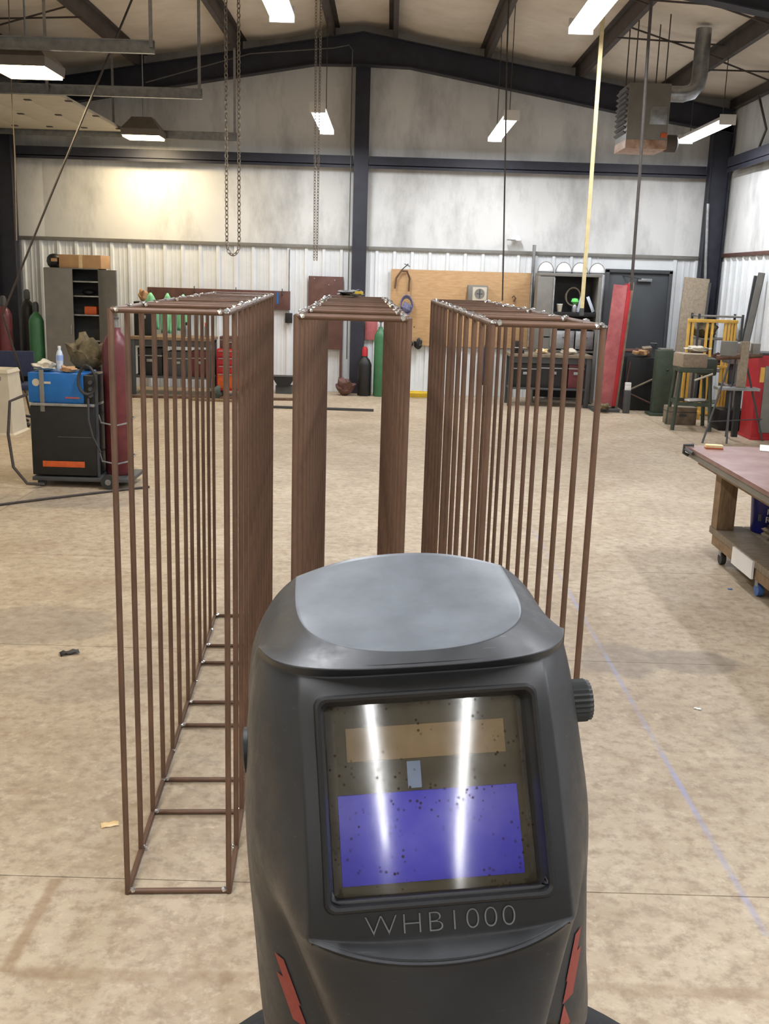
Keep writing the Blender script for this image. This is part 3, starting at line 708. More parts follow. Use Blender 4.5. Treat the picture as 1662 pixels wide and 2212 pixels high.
# ------------------------------------------------------------------ chains, cords and straps from the roof
def chain_links(mb, pts, ll=.06, r=.006):
    d = 0; seg = list(zip(pts, pts[1:])); k = 0
    for a, b in seg:
        a, b = Vector(a), Vector(b); L_ = (b-a).length; tt = (b-a)/L_; n = max(1, round(L_/(ll*.78)))
        u = tt.orthogonal().normalized(); v = tt.cross(u)
        for i in range(n):
            c = a + tt*(L_*(i+.5)/n); s = u if k % 2 else v; k += 1
            loop = [c + tt*(ll*.5*math.cos(q)) + s*(ll*.32*math.sin(q)) for q in [j*math.pi/5 for j in range(11)]]
            mb.tube(loop, r, 5, False)
def loop_chain(xa, xb, zb, Y, label):
    t = thing('hanging_chain', label, 'chain', (0, 0, 0), 0, 'chain loops hanging from the roof')
    mb = MB(); m_ = (xa+xb)/2; rr = abs(xb-xa)/2
    za = roof_z(xa)-.25
    arc = [(m_+rr*math.cos(math.pi+a), Y, zb+rr*1.6*(1+math.sin(math.pi+a))) for a in [i*math.pi/6 for i in range(7)]]
    chain_links(mb, [(xa, Y, za), arc[0]]); chain_links(mb, arc); chain_links(mb, [arc[-1], (xb, Y, za)])
    stuff(mb.build('links', 'chain', t))
loop_chain(-1.86, -1.72, 2.2, 12., 'steel chain loop hanging from the roof in front of the left cage')
t = thing('hanging_chain', 'thin pair of chains hanging beside the light left of the centre post', 'chain', (0, 0, 0), 0, 'chain loops hanging from the roof')
mb = MB(); chain_links(mb, [(-.88, 12, 5.5), (-.86, 12, 2.17)], .04, .0035); chain_links(mb, [(-.82, 12, 5.5), (-.83, 12, 2.17)], .04, .0035); stuff(mb.build('links', 'chain', t))
tag(MB().tube([(1.20, 12, roof_z(1.2)-.05), (1.22, 12, 4.5), (1.30, 12, 2.4), (1.32, 12, 1.78)], .009, 6).build('pull_cord', 'cord'), 'thin dark cord hanging in front of the plywood board', 'cord')
t = thing('drop_strap', 'yellow strap hanging from the roof in front of the mask cabinet', 'strap', (1.87, 10, 0))
MB().b2(-.018, .018, -.008, .008, 1.76, roof_z(1.87)-.03).build('webbing', 'yellow_strap', t); MB().tube([(.0, 0, 1.77), (.0, 0, 1.70)], .022, 8).build('end_fitting', 'dark_gray', t)
tag(MB().tube([(2.29, 10, roof_z(2.3)-.03), (2.30, 10, 4.2), (2.32, 10, 3.0), (2.33, 10, 1.95)], .015, 8).build('electric_cable', 'cord'), 'dark electric drop cord hanging in front of the grey exit door', 'cord')
a, b = Vector((-2.88, 12, 4.854)), Vector((-4.47, 12, 1.448))
tag(MB().tube([a+(a-b)*.1, a, a*.5+b*.5+Vector((-.02, 0, -.03)), b, b+Vector((-.15, .9, -.7)), (-4.9, 14.0, .02)], .013, 6).build('slanting_cable', 'cord'), 'long cable slanting from the roof down to the gas bottles at left', 'cable')
tag(MB().tube([onY(20, 20, 13)+Vector((0, 0, .3)), onY(25, 200, 13), onY(32, 335, 13), onY(36, 520, 13)], .007, 6).build('pull_cord', 'rope'), 'thin cord hanging in front of the raised door near the left edge', 'cord')

# ------------------------------------------------------------------ gas cylinders
def cylinder(name, label, x, y, r, h, m, cap='dark_gray', collar=True):
    t = thing(name, label, 'gas cylinder', (x, y, 0), 0)
    MB().lathe([(r*.9, 0), (r, .02), (r, h-.16-r*.3), (r*.93, h-.16), (r*.7, h-.1), (r*.38, h-.06), (r*.33, h-.02)], 22).build('bottle', m, t)
    if cap == 'valve':
        MB().tube([(0, 0, h-.03), (0, 0, h+.06)], .018, 10).build('valve', 'galv', t); MB().tube([(0, 0, h+.055), (0, 0, h+.075)], .03, 12).build('hand_wheel', 'dark_gray', t)
    else:
        MB().lathe([(.05, h-.04), (.05, h+.07), (.035, h+.11), (.012, h+.12)], 14).build('cap', cap, t)
    return t
cylinder('gas_cylinder', 'green gas cylinder standing left of the grey cabinet by the back wall', -5.73, 16.85, .12, 1.33, 'green_cyl')
cylinder('gas_cylinder', 'maroon gas cylinder at the left edge, beside the dark column', -6.16, 16.6, .125, 1.42, 'maroon')
cylinder('gas_cylinder', 'black gas cylinder between the maroon and the green cylinder', -5.95, 17.1, .115, 1.52, 'black')
cylinder('gas_cylinder', 'dark maroon gas cylinder cut off by the left edge', -6.38, 16.4, .12, 1.46, 'maroon')
cylinder('gas_cylinder', 'green gas cylinder at the foot of the centre post', -.11, 17.6, .105, 1.2, 'green_cyl', 'valve')
cylinder('gas_cylinder', 'short black gas cylinder left of the green one at the centre post', -.37, 17.62, .12, .72, 'black', 'red')

# ------------------------------------------------------------------ left cabinet
t = thing('storage_cabinet', 'grey steel cabinet with open right door by the left cylinders', 'cabinet', (-5.1, 16.98, 0))
MB().b2(-.44, .44, .22, .235, .05, 2.0).build('back_panel', 'dark_gray', t)
for x in (-.44, .425): MB().b2(x, x+.015, -.22, .23, 0.02, 2.0).build('side_panel', 'gray_metal', t, .002)
MB().b2(-.44, .44, -.225, .235, 1.985, 2.0).build('top_panel', 'gray_metal', t, .002); MB().b2(-.44, .44, -.22, .23, .03, .1).build('base', 'gray_metal', t, .002)
for z in (1.79, 1.56, 1.26, .85, .45): MB().b2(-.425, .425, -.2, .22, z-.01, z+.012).build('shelf', 'galv', t, .001)
d = MB().b2(-.44, .02, -.245, -.225, .06, 1.99).build('door', 'gray_metal', t, .003); MB().b2(-.03, -.01, -.262, -.245, .95, 1.1).build('handle', 'galv', d, .003)
d = MB().box((.23, 0, 1.02), (.46, .02, 1.93)).build('door', 'gray_metal', t, .003); d.location = (.44, -.235, 0); d.rotation_euler.z = R(-38)
o = tag(MB().b2(-.1, .1, -.1, .1, 0, .13).build('tool_case', 'orange', None, .015), 'small orange case on the lower shelf of the open grey cabinet', 'case'); o.location = (-4.83, 16.92, 1.272)
o = tag(MB().ball((0, 0, .05), .1, 2, (1.1, .8, .5)).build('tool_bag', 'black'), 'dark tool bag on the middle shelf of the open grey cabinet', 'bag'); o.location = (-4.88, 16.95, 1.572)
t = thing('cardboard_box', 'flat cardboard box on top of the grey cabinet', 'box', (-4.93, 16.98, 2.0), R(-6))
MB().b2(-.36, .34, -.2, .2, 0, .21).build('carton', 'cardboard', t, .004); MB().b2(-.03, .03, -.202, .202, .0, .2115).build('tape', 'tan_bar', t)
t = thing('welding_mask', 'black rounded welding mask on the left end of the cabinet top', 'helmet', (-5.42, 16.95, 2.0))
MB().lathe([(.075, 0), (.11, .04), (.125, .1), (.115, .16), (.075, .205), (.02, .22)], 18).build('mask_shell', 'black', t); MB().box((.03, -.115, .12), (.1, .02, .05)).build('mask_window', 'cardboard', t, .004)
t = thing('grinder', 'dark green angle grinder between the mask and the cardboard box', 'tool', (-5.26, 16.9, 2.0))
MB().tube([(-.1, 0, .035), (.08, 0, .035)], .03, 10).build('grip', 'green_dark', t); MB().tube([(.08, 0, .012), (.08, 0, .09)], .035, 10).build('head', 'black', t); MB().lathe([(.055, 0), (.055, .008)], 16, (.08, 0, .002)).build('disc', 'dark_gray', t)

# ------------------------------------------------------------------ welding machine cart
CX, CY = -2.97, 9.55
t = thing('welding_power_source', 'black welding power source with orange stripe on a wheeled cart', 'welder', (CX, CY, 0))
MB().b2(-.3, .3, -.22, .26, .11, .76).build('case', 'black', t, .012)
MB().b2(-.2, .19, -.226, -.22, .19, .245).build('stripe', 'orange', t, .001)
MB().b2(-.05, .28, -.225, -.219, .47, .478).build('vent_seam', 'dark_gray', t)
MB().b2(-.28, .3, -.24, .28, .76, .785).build('top_tray', 'galv', t, .004)
MB().b2(-.3, .62, -.24, .28, .06, .095).build('cart_base', 'dark_gray', t, .005)
MB().b2(-.34, -.31, -.1, .02, .42, .55).build('side_bracket', 'dark_gray', t, .003)
for y in (-.27, .3):
    wq = MB().lathe([(.03, -.02), (.068, -.02), (.07, 0), (.068, .02), (.03, .02)], 20, (.42, y, .07), rotm('X', R(90))).build('wheel', 'rubber', t); MB().lathe([(.028, -.024), (.028, .024)], 14, (.42, y, .07), rotm('X', R(90))).build('hub', 'galv', wq)
for y in (-.2, .24): MB().lathe([(.02, -.014), (.04, -.014), (.04, .014), (.02, .014)], 14, (-.22, y, .04), rotm('X', R(90))).build('caster', 'rubber', t)
for z in (.26, .62): MB().tube([(.3, -.1, z+.05), (.36, -.24, z), (.5, -.265, z-.02), (.6, -.2, z), (.6, .05, z+.02), (.3, .1, z+.05)], .008, 6).build('retaining_chain', 'galv', t)
MB().b2(.3, .32, -.2, -.17, .1, 1.05).build('upright', 'dark_gray', t)
t = thing('wire_feeder', 'blue wire feeder box standing on the black power source', 'wire feeder', (CX, CY, .785))
MB().b2(-.31, .2, -.21, .24, 0, .275).build('case', 'blue_paint', t, .012)
MB().b2(.2, .3, -.205, .235, .0, .26).build('front_panel', 'black', t, .008)
MB().lathe([(.034, 0), (.034, .004)], 18, (-.235, -.211, .185), rotm('X', R(90))).build('round_badge', 'beige', t)
MB().b2(-.195, -.1, -.216, -.211, .175, .195).build('word_badge', 'beige', t); MB().b2(.03, .16, -.2145, -.211, .045, .06).build('small_print', 'red_faded', t)
MB().b2(-.2, -.16, -.225, -.21, -.08, .3).build('strap', 'gray_metal', t, .002)
for k in range(3): MB().tube([(.27, -.22+.01*k, .2-.06*k), (.27, -.25, .2-.06*k)], .018, 10).build('connector', 'dark_gray', t)
cylinder('gas_cylinder', 'tall maroon gas cylinder chained to the welder cart', -2.52, 9.58, .13, 1.40, 'maroon', 'valve').location = (-2.52, 9.58, .095)
t = thing('water_bottle', 'clear plastic water bottle with blue label on the wire feeder', 'bottle', (-3.035, 9.52, 1.06))
MB().lathe([(.028, 0), (.032, .01), (.032, .06), (.029, .07), (.032, .08), (.032, .15), (.024, .18), (.013, .2), (.013, .215)], 16).build('bottle_body', 'water', t); MB().lathe([(.0328, .1), (.0328, .15)], 16).build('paper_label', 'label_blue', t); MB().lathe([(.015, .212), (.015, .232)], 12).build('bottle_cap', 'white', t)
def lump(name, m, label, cat, loc, size, seed, n=3):
    rr = random.Random(seed); mb = MB(); mb.ball((0, 0, 0), 1, n)
    for v in mb.bm.verts:
        q = v.co; k = 1 + .22*math.sin(q.x*5+seed)*math.sin(q.y*4+seed*2) + .16*math.sin(q.z*7+seed*3+q.x*3) + rr.uniform(-.05, .05)
        v.co = Vector((q.x*size[0]*k, q.y*size[1]*k, max(0, (q.z*.5+.5)*size[2]*k)))
    o = mb.build(name, m); o.location = loc; return tag(o, label, cat)
lump('camouflage_bag', 'camo', 'crumpled camouflage cloth bag on the back of the wire feeder', 'bag', (-2.82, 9.68, 1.058), (.16, .1, .3), 3)
lump('work_glove', 'beige', 'pale work gloves left of the bottle on the blue feeder', 'gloves', (-3.17, 9.5, 1.058), (.1, .1, .09), 5)
lump('leather_scrap', 'cardboard', 'tan leather scrap right of the bottle on the blue feeder', 'scrap', (-2.93, 9.43, 1.058), (.075, .06, .06), 8)
o = tag(MB().tube([(.08*math.cos(a)+.0, -.02*math.sin(2*a), .14+.13*math.sin(a)) for a in [i*math.pi/8 for i in range(33)]], .014, 6).build('torch_cable', 'rubber'), 'coiled dark torch cable hanging at the front of the wire feeder', 'cable'); o.location = (-2.72, 9.29, .87)
tag(MB().tube([(-3.29, 9.35, .86), (-3.42, 9.25, .8), (-3.44, 9.22, .5), (-3.40, 9.2, .2), (-3.28, 9.2, .05), (-3.15, 9.28, .03)], .014, 6).build('supply_cable', 'cord'), 'dark cable drooping down the left side of the welder cart', 'cable')
tag(MB().tube([(-2.72, 9.3, .84), (-2.7, 9.22, .65), (-2.66, 9.2, .5), (-2.6, 9.22, .36)], .011, 6).build('gas_hose', 'rubber'), 'grey hose curving down the black welder front to the cylinder', 'hose')
tag(MB().tube([(-4.6, 7.6, .012), (-3.6, 8.2, .012), (-3.27, 8.476, .012), (-2.96, 8.76, .012), (-2.5, 9.15, .012), (-2.2, 9.4, .012)], .012, 6).build('floor_cable', 'cord'), 'dark cable lying across the floor in front of the welder cart', 'cable')

# ------------------------------------------------------------------ office chair and beige bin at the left edge
t = thing('office_chair', 'blue fabric office chair at the left edge behind the beige bin', 'chair', (-4.84, 13.35, 0), R(15))
MB().b2(-.2, .24, -.03, .03, .60, .93).build('backrest', 'navy_fabric', t, .028); MB().b2(-.22, .26, -.5, -.04, .47, .54).build('seat', 'navy_fabric', t, .025)
MB().tube([(0, 0, .75), (0, .06, .6), (0, -.1, .46)], .018, 8).build('back_bracket', 'black', t); MB().tube([(0, -.25, .1), (0, -.25, .47)], .028, 10).build('gas_post', 'black', t)
for k in range(5):
    a = k*2*math.pi/5+.3; e = (.28*math.cos(a), -.25+.28*math.sin(a))
    g = MB().tube([(0, -.25, .13), (e[0], e[1], .08)], .018, 8).build('leg', 'black', t); MB().ball((e[0], e[1], .03), .03, 2).build('caster', 'rubber', g)
t = thing('waste_bin', 'pale beige tapered bin cut off by the left edge', 'bin', (-4.76, 12.5, 0))
mb = MB(); rings = []
for hx, hy, z in ((.28, .28, .0), (.25, .25, .02), (.2, .2, .72), (.21, .21, .74), (.19, .19, .78)):
    rings.append([mb.bm.verts.new(q) for q in ((-hx, -hy, z), (hx, -hy, z), (hx, hy, z), (-hx, hy, z))])
for a_, b_ in zip(rings, rings[1:]):
    for k in range(4): mb.bm.faces.new((a_[k], a_[(k+1) % 4], b_[(k+1) % 4], b_[k]))
mb.bm.faces.new(rings[0]); mb.bm.faces.new(rings[-1]); mb.build('bin_body', 'beige', t, smooth=False); MB().b2(-.12, .12, -.205, -.195, .6, .7).build('bin_flap', 'gray_metal', t, .002)

# ------------------------------------------------------------------ left workbench along the back wall
def bench(name, label, x0, x1, y0, y1, h, mt, ml, shelf=True):
    t = thing(name, label, 'workbench', ((x0+x1)/2, (y0+y1)/2, 0)); hx, hy = (x1-x0)/2, (y1-y0)/2
    MB().b2(-hx, hx, -hy, hy, h-.05, h).build('bench_top', mt, t, .004)
    for sx in (-1, 1):
        for sy in (-1, 1): MB().box((sx*(hx-.05), sy*(hy-.05), (h-.05)/2), (.07, .07, h-.05)).build('leg', ml, t, .003)
    if shelf: MB().b2(-hx+.03, hx-.03, -hy+.03, hy-.03, .28, .31).build('lower_shelf', ml, t, .003)
    for sy in (-1, 1): MB().b2(-hx+.08, hx-.08, sy*(hy-.05)-.02, sy*(hy-.05)+.02, h-.15, h-.05).build('apron', ml, t, .002)
    return t
bench('workbench', 'long dark workbench against the back wall behind the left cage', -4.2, -2.86, 16.75, 17.45, .95, 'wood', 'dark_gray')
def put(name, m, label, cat, c, d, bev=.006, rz=0, group=None):
    o = MB().b2(-d[0]/2, d[0]/2, -d[1]/2, d[1]/2, 0, d[2]).build(name, m, None, bev); o.location = c; o.rotation_euler.z = rz
    return tag(o, label, cat, group)
def case(name, m, label, cat, c, d, trim_m='galv', rz=0):
    t = thing(name, label, cat, c, rz); MB().b2(-d[0]/2, d[0]/2, -d[1]/2, d[1]/2, 0, d[2]).build('body', m, t, .008)
    MB().b2(-d[0]/2-.004, d[0]/2+.004, -d[1]/2-.004, d[1]/2+.004, d[2]*.7, d[2]*.74).build('lid_seam', trim_m, t, .001); MB().b2(-.05, .05, -d[1]/2-.02, -d[1]/2, d[2]*.5, d[2]*.6).build('latch', trim_m, t, .002)
    return t
case('tool_chest', 'black', 'black chest on the lower shelf of the left bench, left end', 'chest', (-3.9, 17.1, .31), (.4, .4, .45))
case('tool_chest', 'dark_gray', 'dark grey chest on the lower shelf of the left bench, middle', 'chest', (-3.45, 17.1, .31), (.36, .4, .4))
case('tool_chest', 'maroon', 'dark red chest on the lower shelf of the left bench, right end', 'chest', (-3.08, 17.1, .31), (.3, .4, .42))
case('stacked_crate', 'black', 'dark crate on the bench end beside the open grey cabinet', 'crate', (-4.02, 17.15, .95), (.3, .3, .55))
o = lump('leather_glove', 'cardboard', 'tan leather glove lying on the dark crate beside the cabinet', 'glove', (-4.04, 17.1, 1.5), (.07, .07, .2), 12)
def jacket(x, z, w_, h, label):
    t = thing('welding_jacket', label, 'jacket', (x, 17.86, z), 0, 'mint green welding jackets'); rows = []
    for j in range(11):
        v = j/10; hw = w_*(.12+.88*min(1, v*2.2)**.7)/2
        rows.append([(-hw+2*hw*i/12, -.02-.035*math.sin(math.pi*i/12)-.014*math.sin(i*2.1+j*.3)*v, -h*v) for i in range(13)])
    o = MB().grid(rows).build('cloth', 'mint', t); s = o.modifiers.new('s', 'SOLIDIFY'); s.thickness = .008
    MB().tube([(0, .08, .02), (0, -.02, .02), (0, -.03, .05)], .008, 6).build('hook', 'dark_gray', t)
jacket(-4.08, 1.63, .28, .62, 'mint green welding jacket on the wall plank, leftmost')
jacket(-3.79, 1.63, .24, .68, 'mint green welding jacket on the wall plank, second from the left')
jacket(-3.52, 1.62, .22, .62, 'mint green welding jacket on the wall plank, rightmost')
t = thing('wall_plank', 'long brown steel plank fixed on the back wall above the left bench', 'plank', (-2.93, 18.02, 1.4))
MB().b2(-1.24, 1.23, -.02, .05, 0, .32).build('plank', 'brown_plate', t, .003); MB().b2(1.0, 1.03, -.024, -.02, .1, .3).build('blue_mark', 'blue_paint', t)
for x in (-.42, 1.1, .3): MB().tube([(x, -.02, .25), (x, -.06, .26), (x, -.07, .36)], .008, 6).build('hook', 'dark_gray', t)
for i, x in enumerate((-3.3, -3.15, -2.98)):
    t = thing('spray_can', ('grey spray can on the left bench, leftmost of three', 'white spray can on the left bench, middle of three', 'orange-topped spray can on the left bench, rightmost of three')[i], 'spray can', (x, 17.0, .95), 0, 'spray cans on the bench')
    MB().lathe([(.033, 0), (.033, .17), (.025, .19), (.012, .2)], 14).build('can', ('galv', 'white', 'gray_metal')[i], t); MB().lathe([(.026, .19), (.026, .23), (.02, .24)], 12).build('cap', ('black', 'white', 'orange')[i], t)
t = thing('tool_chest', 'red drawer tool chest standing right of the left bench', 'chest', (-2.55, 17.05, 0))
MB().b2(-.24, .24, -.22, .24, .1, .78).build('body', 'red', t, .008)
for i, (z, h) in enumerate(((.66, .1), (.53, .11), (.4, .11), (.14, .24))):
    d = MB().b2(-.22, .22, -.24, -.22, z, z+h).build('drawer', 'red' if i < 3 else 'orange', t, .004); MB().b2(-.2, .2, -.255, -.24, z+h-.02, z+h-.005).build('handle', 'galv', d, .002)
for sx in (-1, 1):
    for sy in (-1, 1): MB().ball((sx*.19, sy*.18, .05), .05, 2).build('caster', 'rubber', t)
case('carry_case', 'brown_plate', 'brown case resting on top of the red tool chest', 'case', (-2.58, 17.05, .78), (.34, .26, .2))
lump('cloth_bag', 'green_dark', 'dark green bag slumped on the floor under the left cage top', 'bag', (-2.75, 16.45, 0), (.1, .1, .18), 21)
for i, (p0, p1, lb) in enumerate((((-4.1, 16.35), (-1.5, 16.6), 'long rusty flat bar on the floor along the left bench'), ((-1.75, 15.55), (-.17, 15.5), 'thin dark bar lying on the floor before the centre post'), ((-3.1, 16.2), (-2.2, 16.15), 'short wooden batten lying on the floor by the red chest'))):
    d = Vector((p1[0]-p0[0], p1[1]-p0[1], 0)); o = MB().box((0, 0, .02), (d.length, .08 if i != 1 else .03, .04)).build('floor_bar', ('rust', 'dark_gray', 'wood')[i], None, .004)
    o.location = ((p0[0]+p1[0])/2, (p0[1]+p1[1])/2, 0); o.rotation_euler.z = math.atan2(d.y, d.x); tag(o, lb, 'bar')

# ------------------------------------------------------------------ centre: plate, board, things on the wall
t = thing('steel_plate', 'square brown steel plate leaning on the wall left of the centre post', 'plate', (-1.08, 18.0, .75)); MB().b2(-.3, .3, -.03, .06, 0, 1.24).build('plate', 'brown_plate', t, .003)
for x, z in ((-.2, 1.2), (.15, 1.18), (.05, 1.1)): MB().ball((x, -.03, z), .016, 1).build('weld_spatter', 'weld', t)
MB().b2(-.3, -.26, -.06, .02, -.75, 0).build('leg', 'brown_plate', t); MB().b2(.26, .3, -.06, .02, -.75, 0).build('leg', 'brown_plate', t)
t = thing('socket_box', 'small black socket box on the wall between left and middle cage', 'socket', (-1.72, 18.03, 1.18)); MB().b2(-.06, .06, -.06, .04, 0, .17).build('box', 'black', t, .008); MB().tube([(0, -.02, .17), (0, .0, .6), (0, .03, 1.25)], .01, 6).build('conduit', 'galv', t)
t = thing('floor_tray', 'low black tray on feet on the floor by the wall left of the middle cage', 'tray', (-1.75, 17.6, 0)); MB().prism([(-.2, .3), (.2, .3), (.1, .14), (-.1, .14)], -.15, .15, lambda u, v, w_: (u, w_, v)).build('tray', 'black', t); MB().b2(-.14, .14, -.1, .1, 0, .14).build('foot', 'dark_gray', t)
put('notice', 'red_faded', 'faded pink notice sheet on the wall beside the green cylinder', 'notice', (-.28, 18.04, .93), (.22, .012, .36), .001)
lump('rag_heap', 'brown_plate', 'brown heap of rags on the floor beside the black cylinder', 'rags', (-.7, 17.55, 0), (.15, .12, .3), 31)
t = thing('plywood_board', 'large plywood tool board fixed on the back wall', 'board', (1.27, 18.02, .86))
MB().b2(-1.23, 1.22, -.02, .04, 0, 1.29).build('sheet', 'plywood', t, .003)
for x in (-.8, .1, .9): MB().ball((x, -.022, .4+.1*x), .012, 1).build('screw', 'dark_gray', t)
t = thing('bar_clamp', 'rusty C-shaped clamp hanging at the top left of the plywood board', 'clamp', (.23, 17.95, 2.0))
MB().tube([(-.12, 0, -.18), (-.1, 0, .0), (-.02, 0, .12), (.08, 0, .12), (.13, 0, .0), (.12, 0, -.22)], .016, 8).build('frame', 'rust', t); MB().tube([(-.02, 0, .13), (.1, 0, .24)], .01, 6).build('screw', 'dark_gray', t); MB().tube([(.03, 0, .24), (.13, 0, .2)], .007, 6).build('handle', 'dark_gray', t)
t = thing('wire_coil', 'grey-violet coil of wire hanging left on the plywood board', 'coil', (.32, 17.93, 1.55))
for k in range(5): MB().tube([((.09+.004*k)*math.cos(a), -.01*k, (.12+.012*k)*math.sin(a)) for a in [i*math.pi/9 for i in range(19)]], .009, 6).build('turn', 'pink_blue', t)
lump('wire_bundle', 'pink_blue', 'grey-violet bundle hanging inside the wire coil', 'bundle', (.33, 17.9, 1.42), (.09, .05, .16), 41)
t = thing('timer_box', 'grey electric timer box with round dial on the plywood board', 'timer', (1.53, 17.86, 1.63))
MB().b2(-.17, .17, -.08, .14, 0, .29).build('case', 'gray_metal', t, .02); MB().b2(-.09, .15, -.088, -.08, .03, .26).build('face', 'beige', t, .002)
MB().lathe([(.085, 0), (.085, .006)], 24, (.03, -.088, .15), rotm('X', R(90))).build('dial', 'gray_metal', t); MB().tube([(.03, -.096, .08), (.03, -.096, .22)], .008, 6).build('pointer', 'dark_gray', t); MB().tube([(.03-.05, -.096, .15), (.03+.05, -.096, .15)], .005, 6).build('pointer', 'dark_gray', t)
t = thing('hook_tool', 'small brown hook tool at the right of the plywood board', 'tool', (2.17, 17.96, 1.66)); MB().tube([(0, 0, 0), (.03, -.01, .06), (0, -.01, .1), (-.03, 0, .07)], .012, 6).build('hook', 'brown_plate', t)
for i, x in enumerate((.38, .55)): lump('work_glove', 'black', ('dark glove hanging at the bottom edge of the plywood board, left one', 'dark glove hanging at the bottom edge of the plywood board, right one')[i], 'gloves', (x, 17.92, .8), (.07, .04, .17), 50+i)
o = tag(MB().tube([((.2+.012*k)*math.cos(a), (.1+.01*k)*math.sin(a), .02+.022*k) for k in range(4) for a in [i*math.pi/8 for i in range(16)]], .014, 6).build('air_hose', 'yellow_hose'), 'coiled yellow air hose on the floor below the plywood board', 'hose'); o.location = (.52, 17.6, 0)
t = thing('cap', 'white cap hanging on the wall above the plywood board', 'cap', (2.16, 18.0, 2.68)); MB().lathe([(.1, 0), (.095, .04), (.06, .085), (.01, .1)], 14).build('crown', 'white', t); MB().box((-.09, -.05, .01), (.14, .12, .012)).build('brim', 'gray_metal', t)

# ------------------------------------------------------------------ right cabinet with masks on top
t = thing('mask_cabinet', 'grey open-fronted steel cabinet with masks on top, left of the exit door', 'cabinet', (3.05, 17.6, 0))
MB().b2(-.55, .5, .22, .24, .05, 2.13).build('back_panel', 'black', t); MB().b2(-.55, .5, -.25, .24, 2.11, 2.16).build('top_panel', 'gray_metal', t, .003)
MB().b2(-.55, -.53, -.25, .22, .02, 2.11).build('side_panel', 'gray_metal', t, .002); MB().b2(.44, .5, -.25, .22, .02, 2.11).build('side_panel', 'gray_metal', t, .002)
d = MB().b2(-.57, -.29, -.275, -.255, .9, 2.1).build('door', 'gray_metal', t, .003); MB().b2(-.31, -.285, -.285, -.275, .95, 2.08).build('door_edge', 'galv', d, .002)
MB().b2(-.53, .44, -.24, .22, 1.46, 1.53).build('shelf', 'black', t, .003); MB().b2(-.53, .44, -.24, .22, .86, .9).build('shelf', 'gray_metal', t, .003)
for i in range(3): 
    d = MB().b2(-.52+i*.32, -.22+i*.32, -.26, .1, .92, 1.22).build('drawer', 'galv', t, .006); MB().b2(-.42+i*.32, -.32+i*.32, -.275, -.26, 1.1, 1.12).build('handle', 'dark_gray', d)
for i, x in enumerate((-.5, -.2, .07, .36)):
    t = thing('face_shield', ('clear dome face shield on the cabinet top, leftmost of four', 'clear dome face shield on the cabinet top, second from the left', 'clear dome face shield on the cabinet top, third from the left', 'face shield on the cabinet top, rightmost of four, nearest the door')[i], 'face shield', (3.05+x+.08, 17.5, 2.16), 0, 'face shields on the cabinet')
    rows = []
    for j in range(7):
        v = j/6*.5*math.pi; rows.append([(.132*math.cos(v)*math.cos(a), -.13*math.cos(v)*math.sin(a)+.05, .17*math.sin(v)+.004) for a in [k*math.pi/12 for k in range(13)]])
    o = MB().grid(rows).build('visor', 'white', t); s = o.modifiers.new('s', 'SOLIDIFY'); s.thickness = .004
    MB().tube([(.133*math.cos(a), -.133*math.sin(a)+.05, .012) for a in [k*math.pi/12 for k in range(13)]], .009, 6).build('rim', 'dark_gray', t); MB().tube([(.132*math.cos(a), .05, .175*math.sin(a)) for a in [k*math.pi/10 for k in range(11)]], .012, 6).build('crown_band', 'gray_metal', t)
t = thing('wire_coil', 'ring of thin wire hanging inside the open mask cabinet', 'coil', (3.12, 17.55, 1.78)); MB().tube([(.12*math.cos(a), 0, .15*math.sin(a)) for a in [i*math.pi/10 for i in range(21)]], .012, 6).build('turn', 'wood_gray', t); MB().tube([(.13*math.cos(a), .02, .14*math.sin(a)) for a in [i*math.pi/10 for i in range(21)]], .01, 6).build('turn', 'rope', t)
t = thing('spray_bottle', 'bright green topped bottle on the shelf of the mask cabinet', 'bottle', (3.13, 17.42, 1.53)); MB().lathe([(.04, 0), (.045, .02), (.04, .1), (.02, .13)], 14).build('bottle_body', 'galv', t); MB().lathe([(.02, .13), (.065, .17), (.05, .22), (.01, .23)], 12).build('trigger_head', 'lime', t)
t = thing('paper_cup', 'pale cup left of the green bottle in the mask cabinet', 'cup', (2.88, 17.42, 1.53)); MB().lathe([(.035, 0), (.05, .12), (.046, .122)], 14).build('cup_body', 'beige', t); MB().lathe([(.052, .115), (.052, .13)], 14).build('lid', 'white', t)
for i, x in enumerate((3.22, 3.4)):
    o = MB().box((0, 0, .13), (.05, .03, .27), rotm('Y', R(14 if i == 0 else -24))).build('file_folder', 'water', None, .003); o.location = (x, 17.45, 1.535); tag(o, ('pale folder leaning right of the green bottle in the mask cabinet', 'pale folder leaning against the right side of the mask cabinet')[i], 'folder')

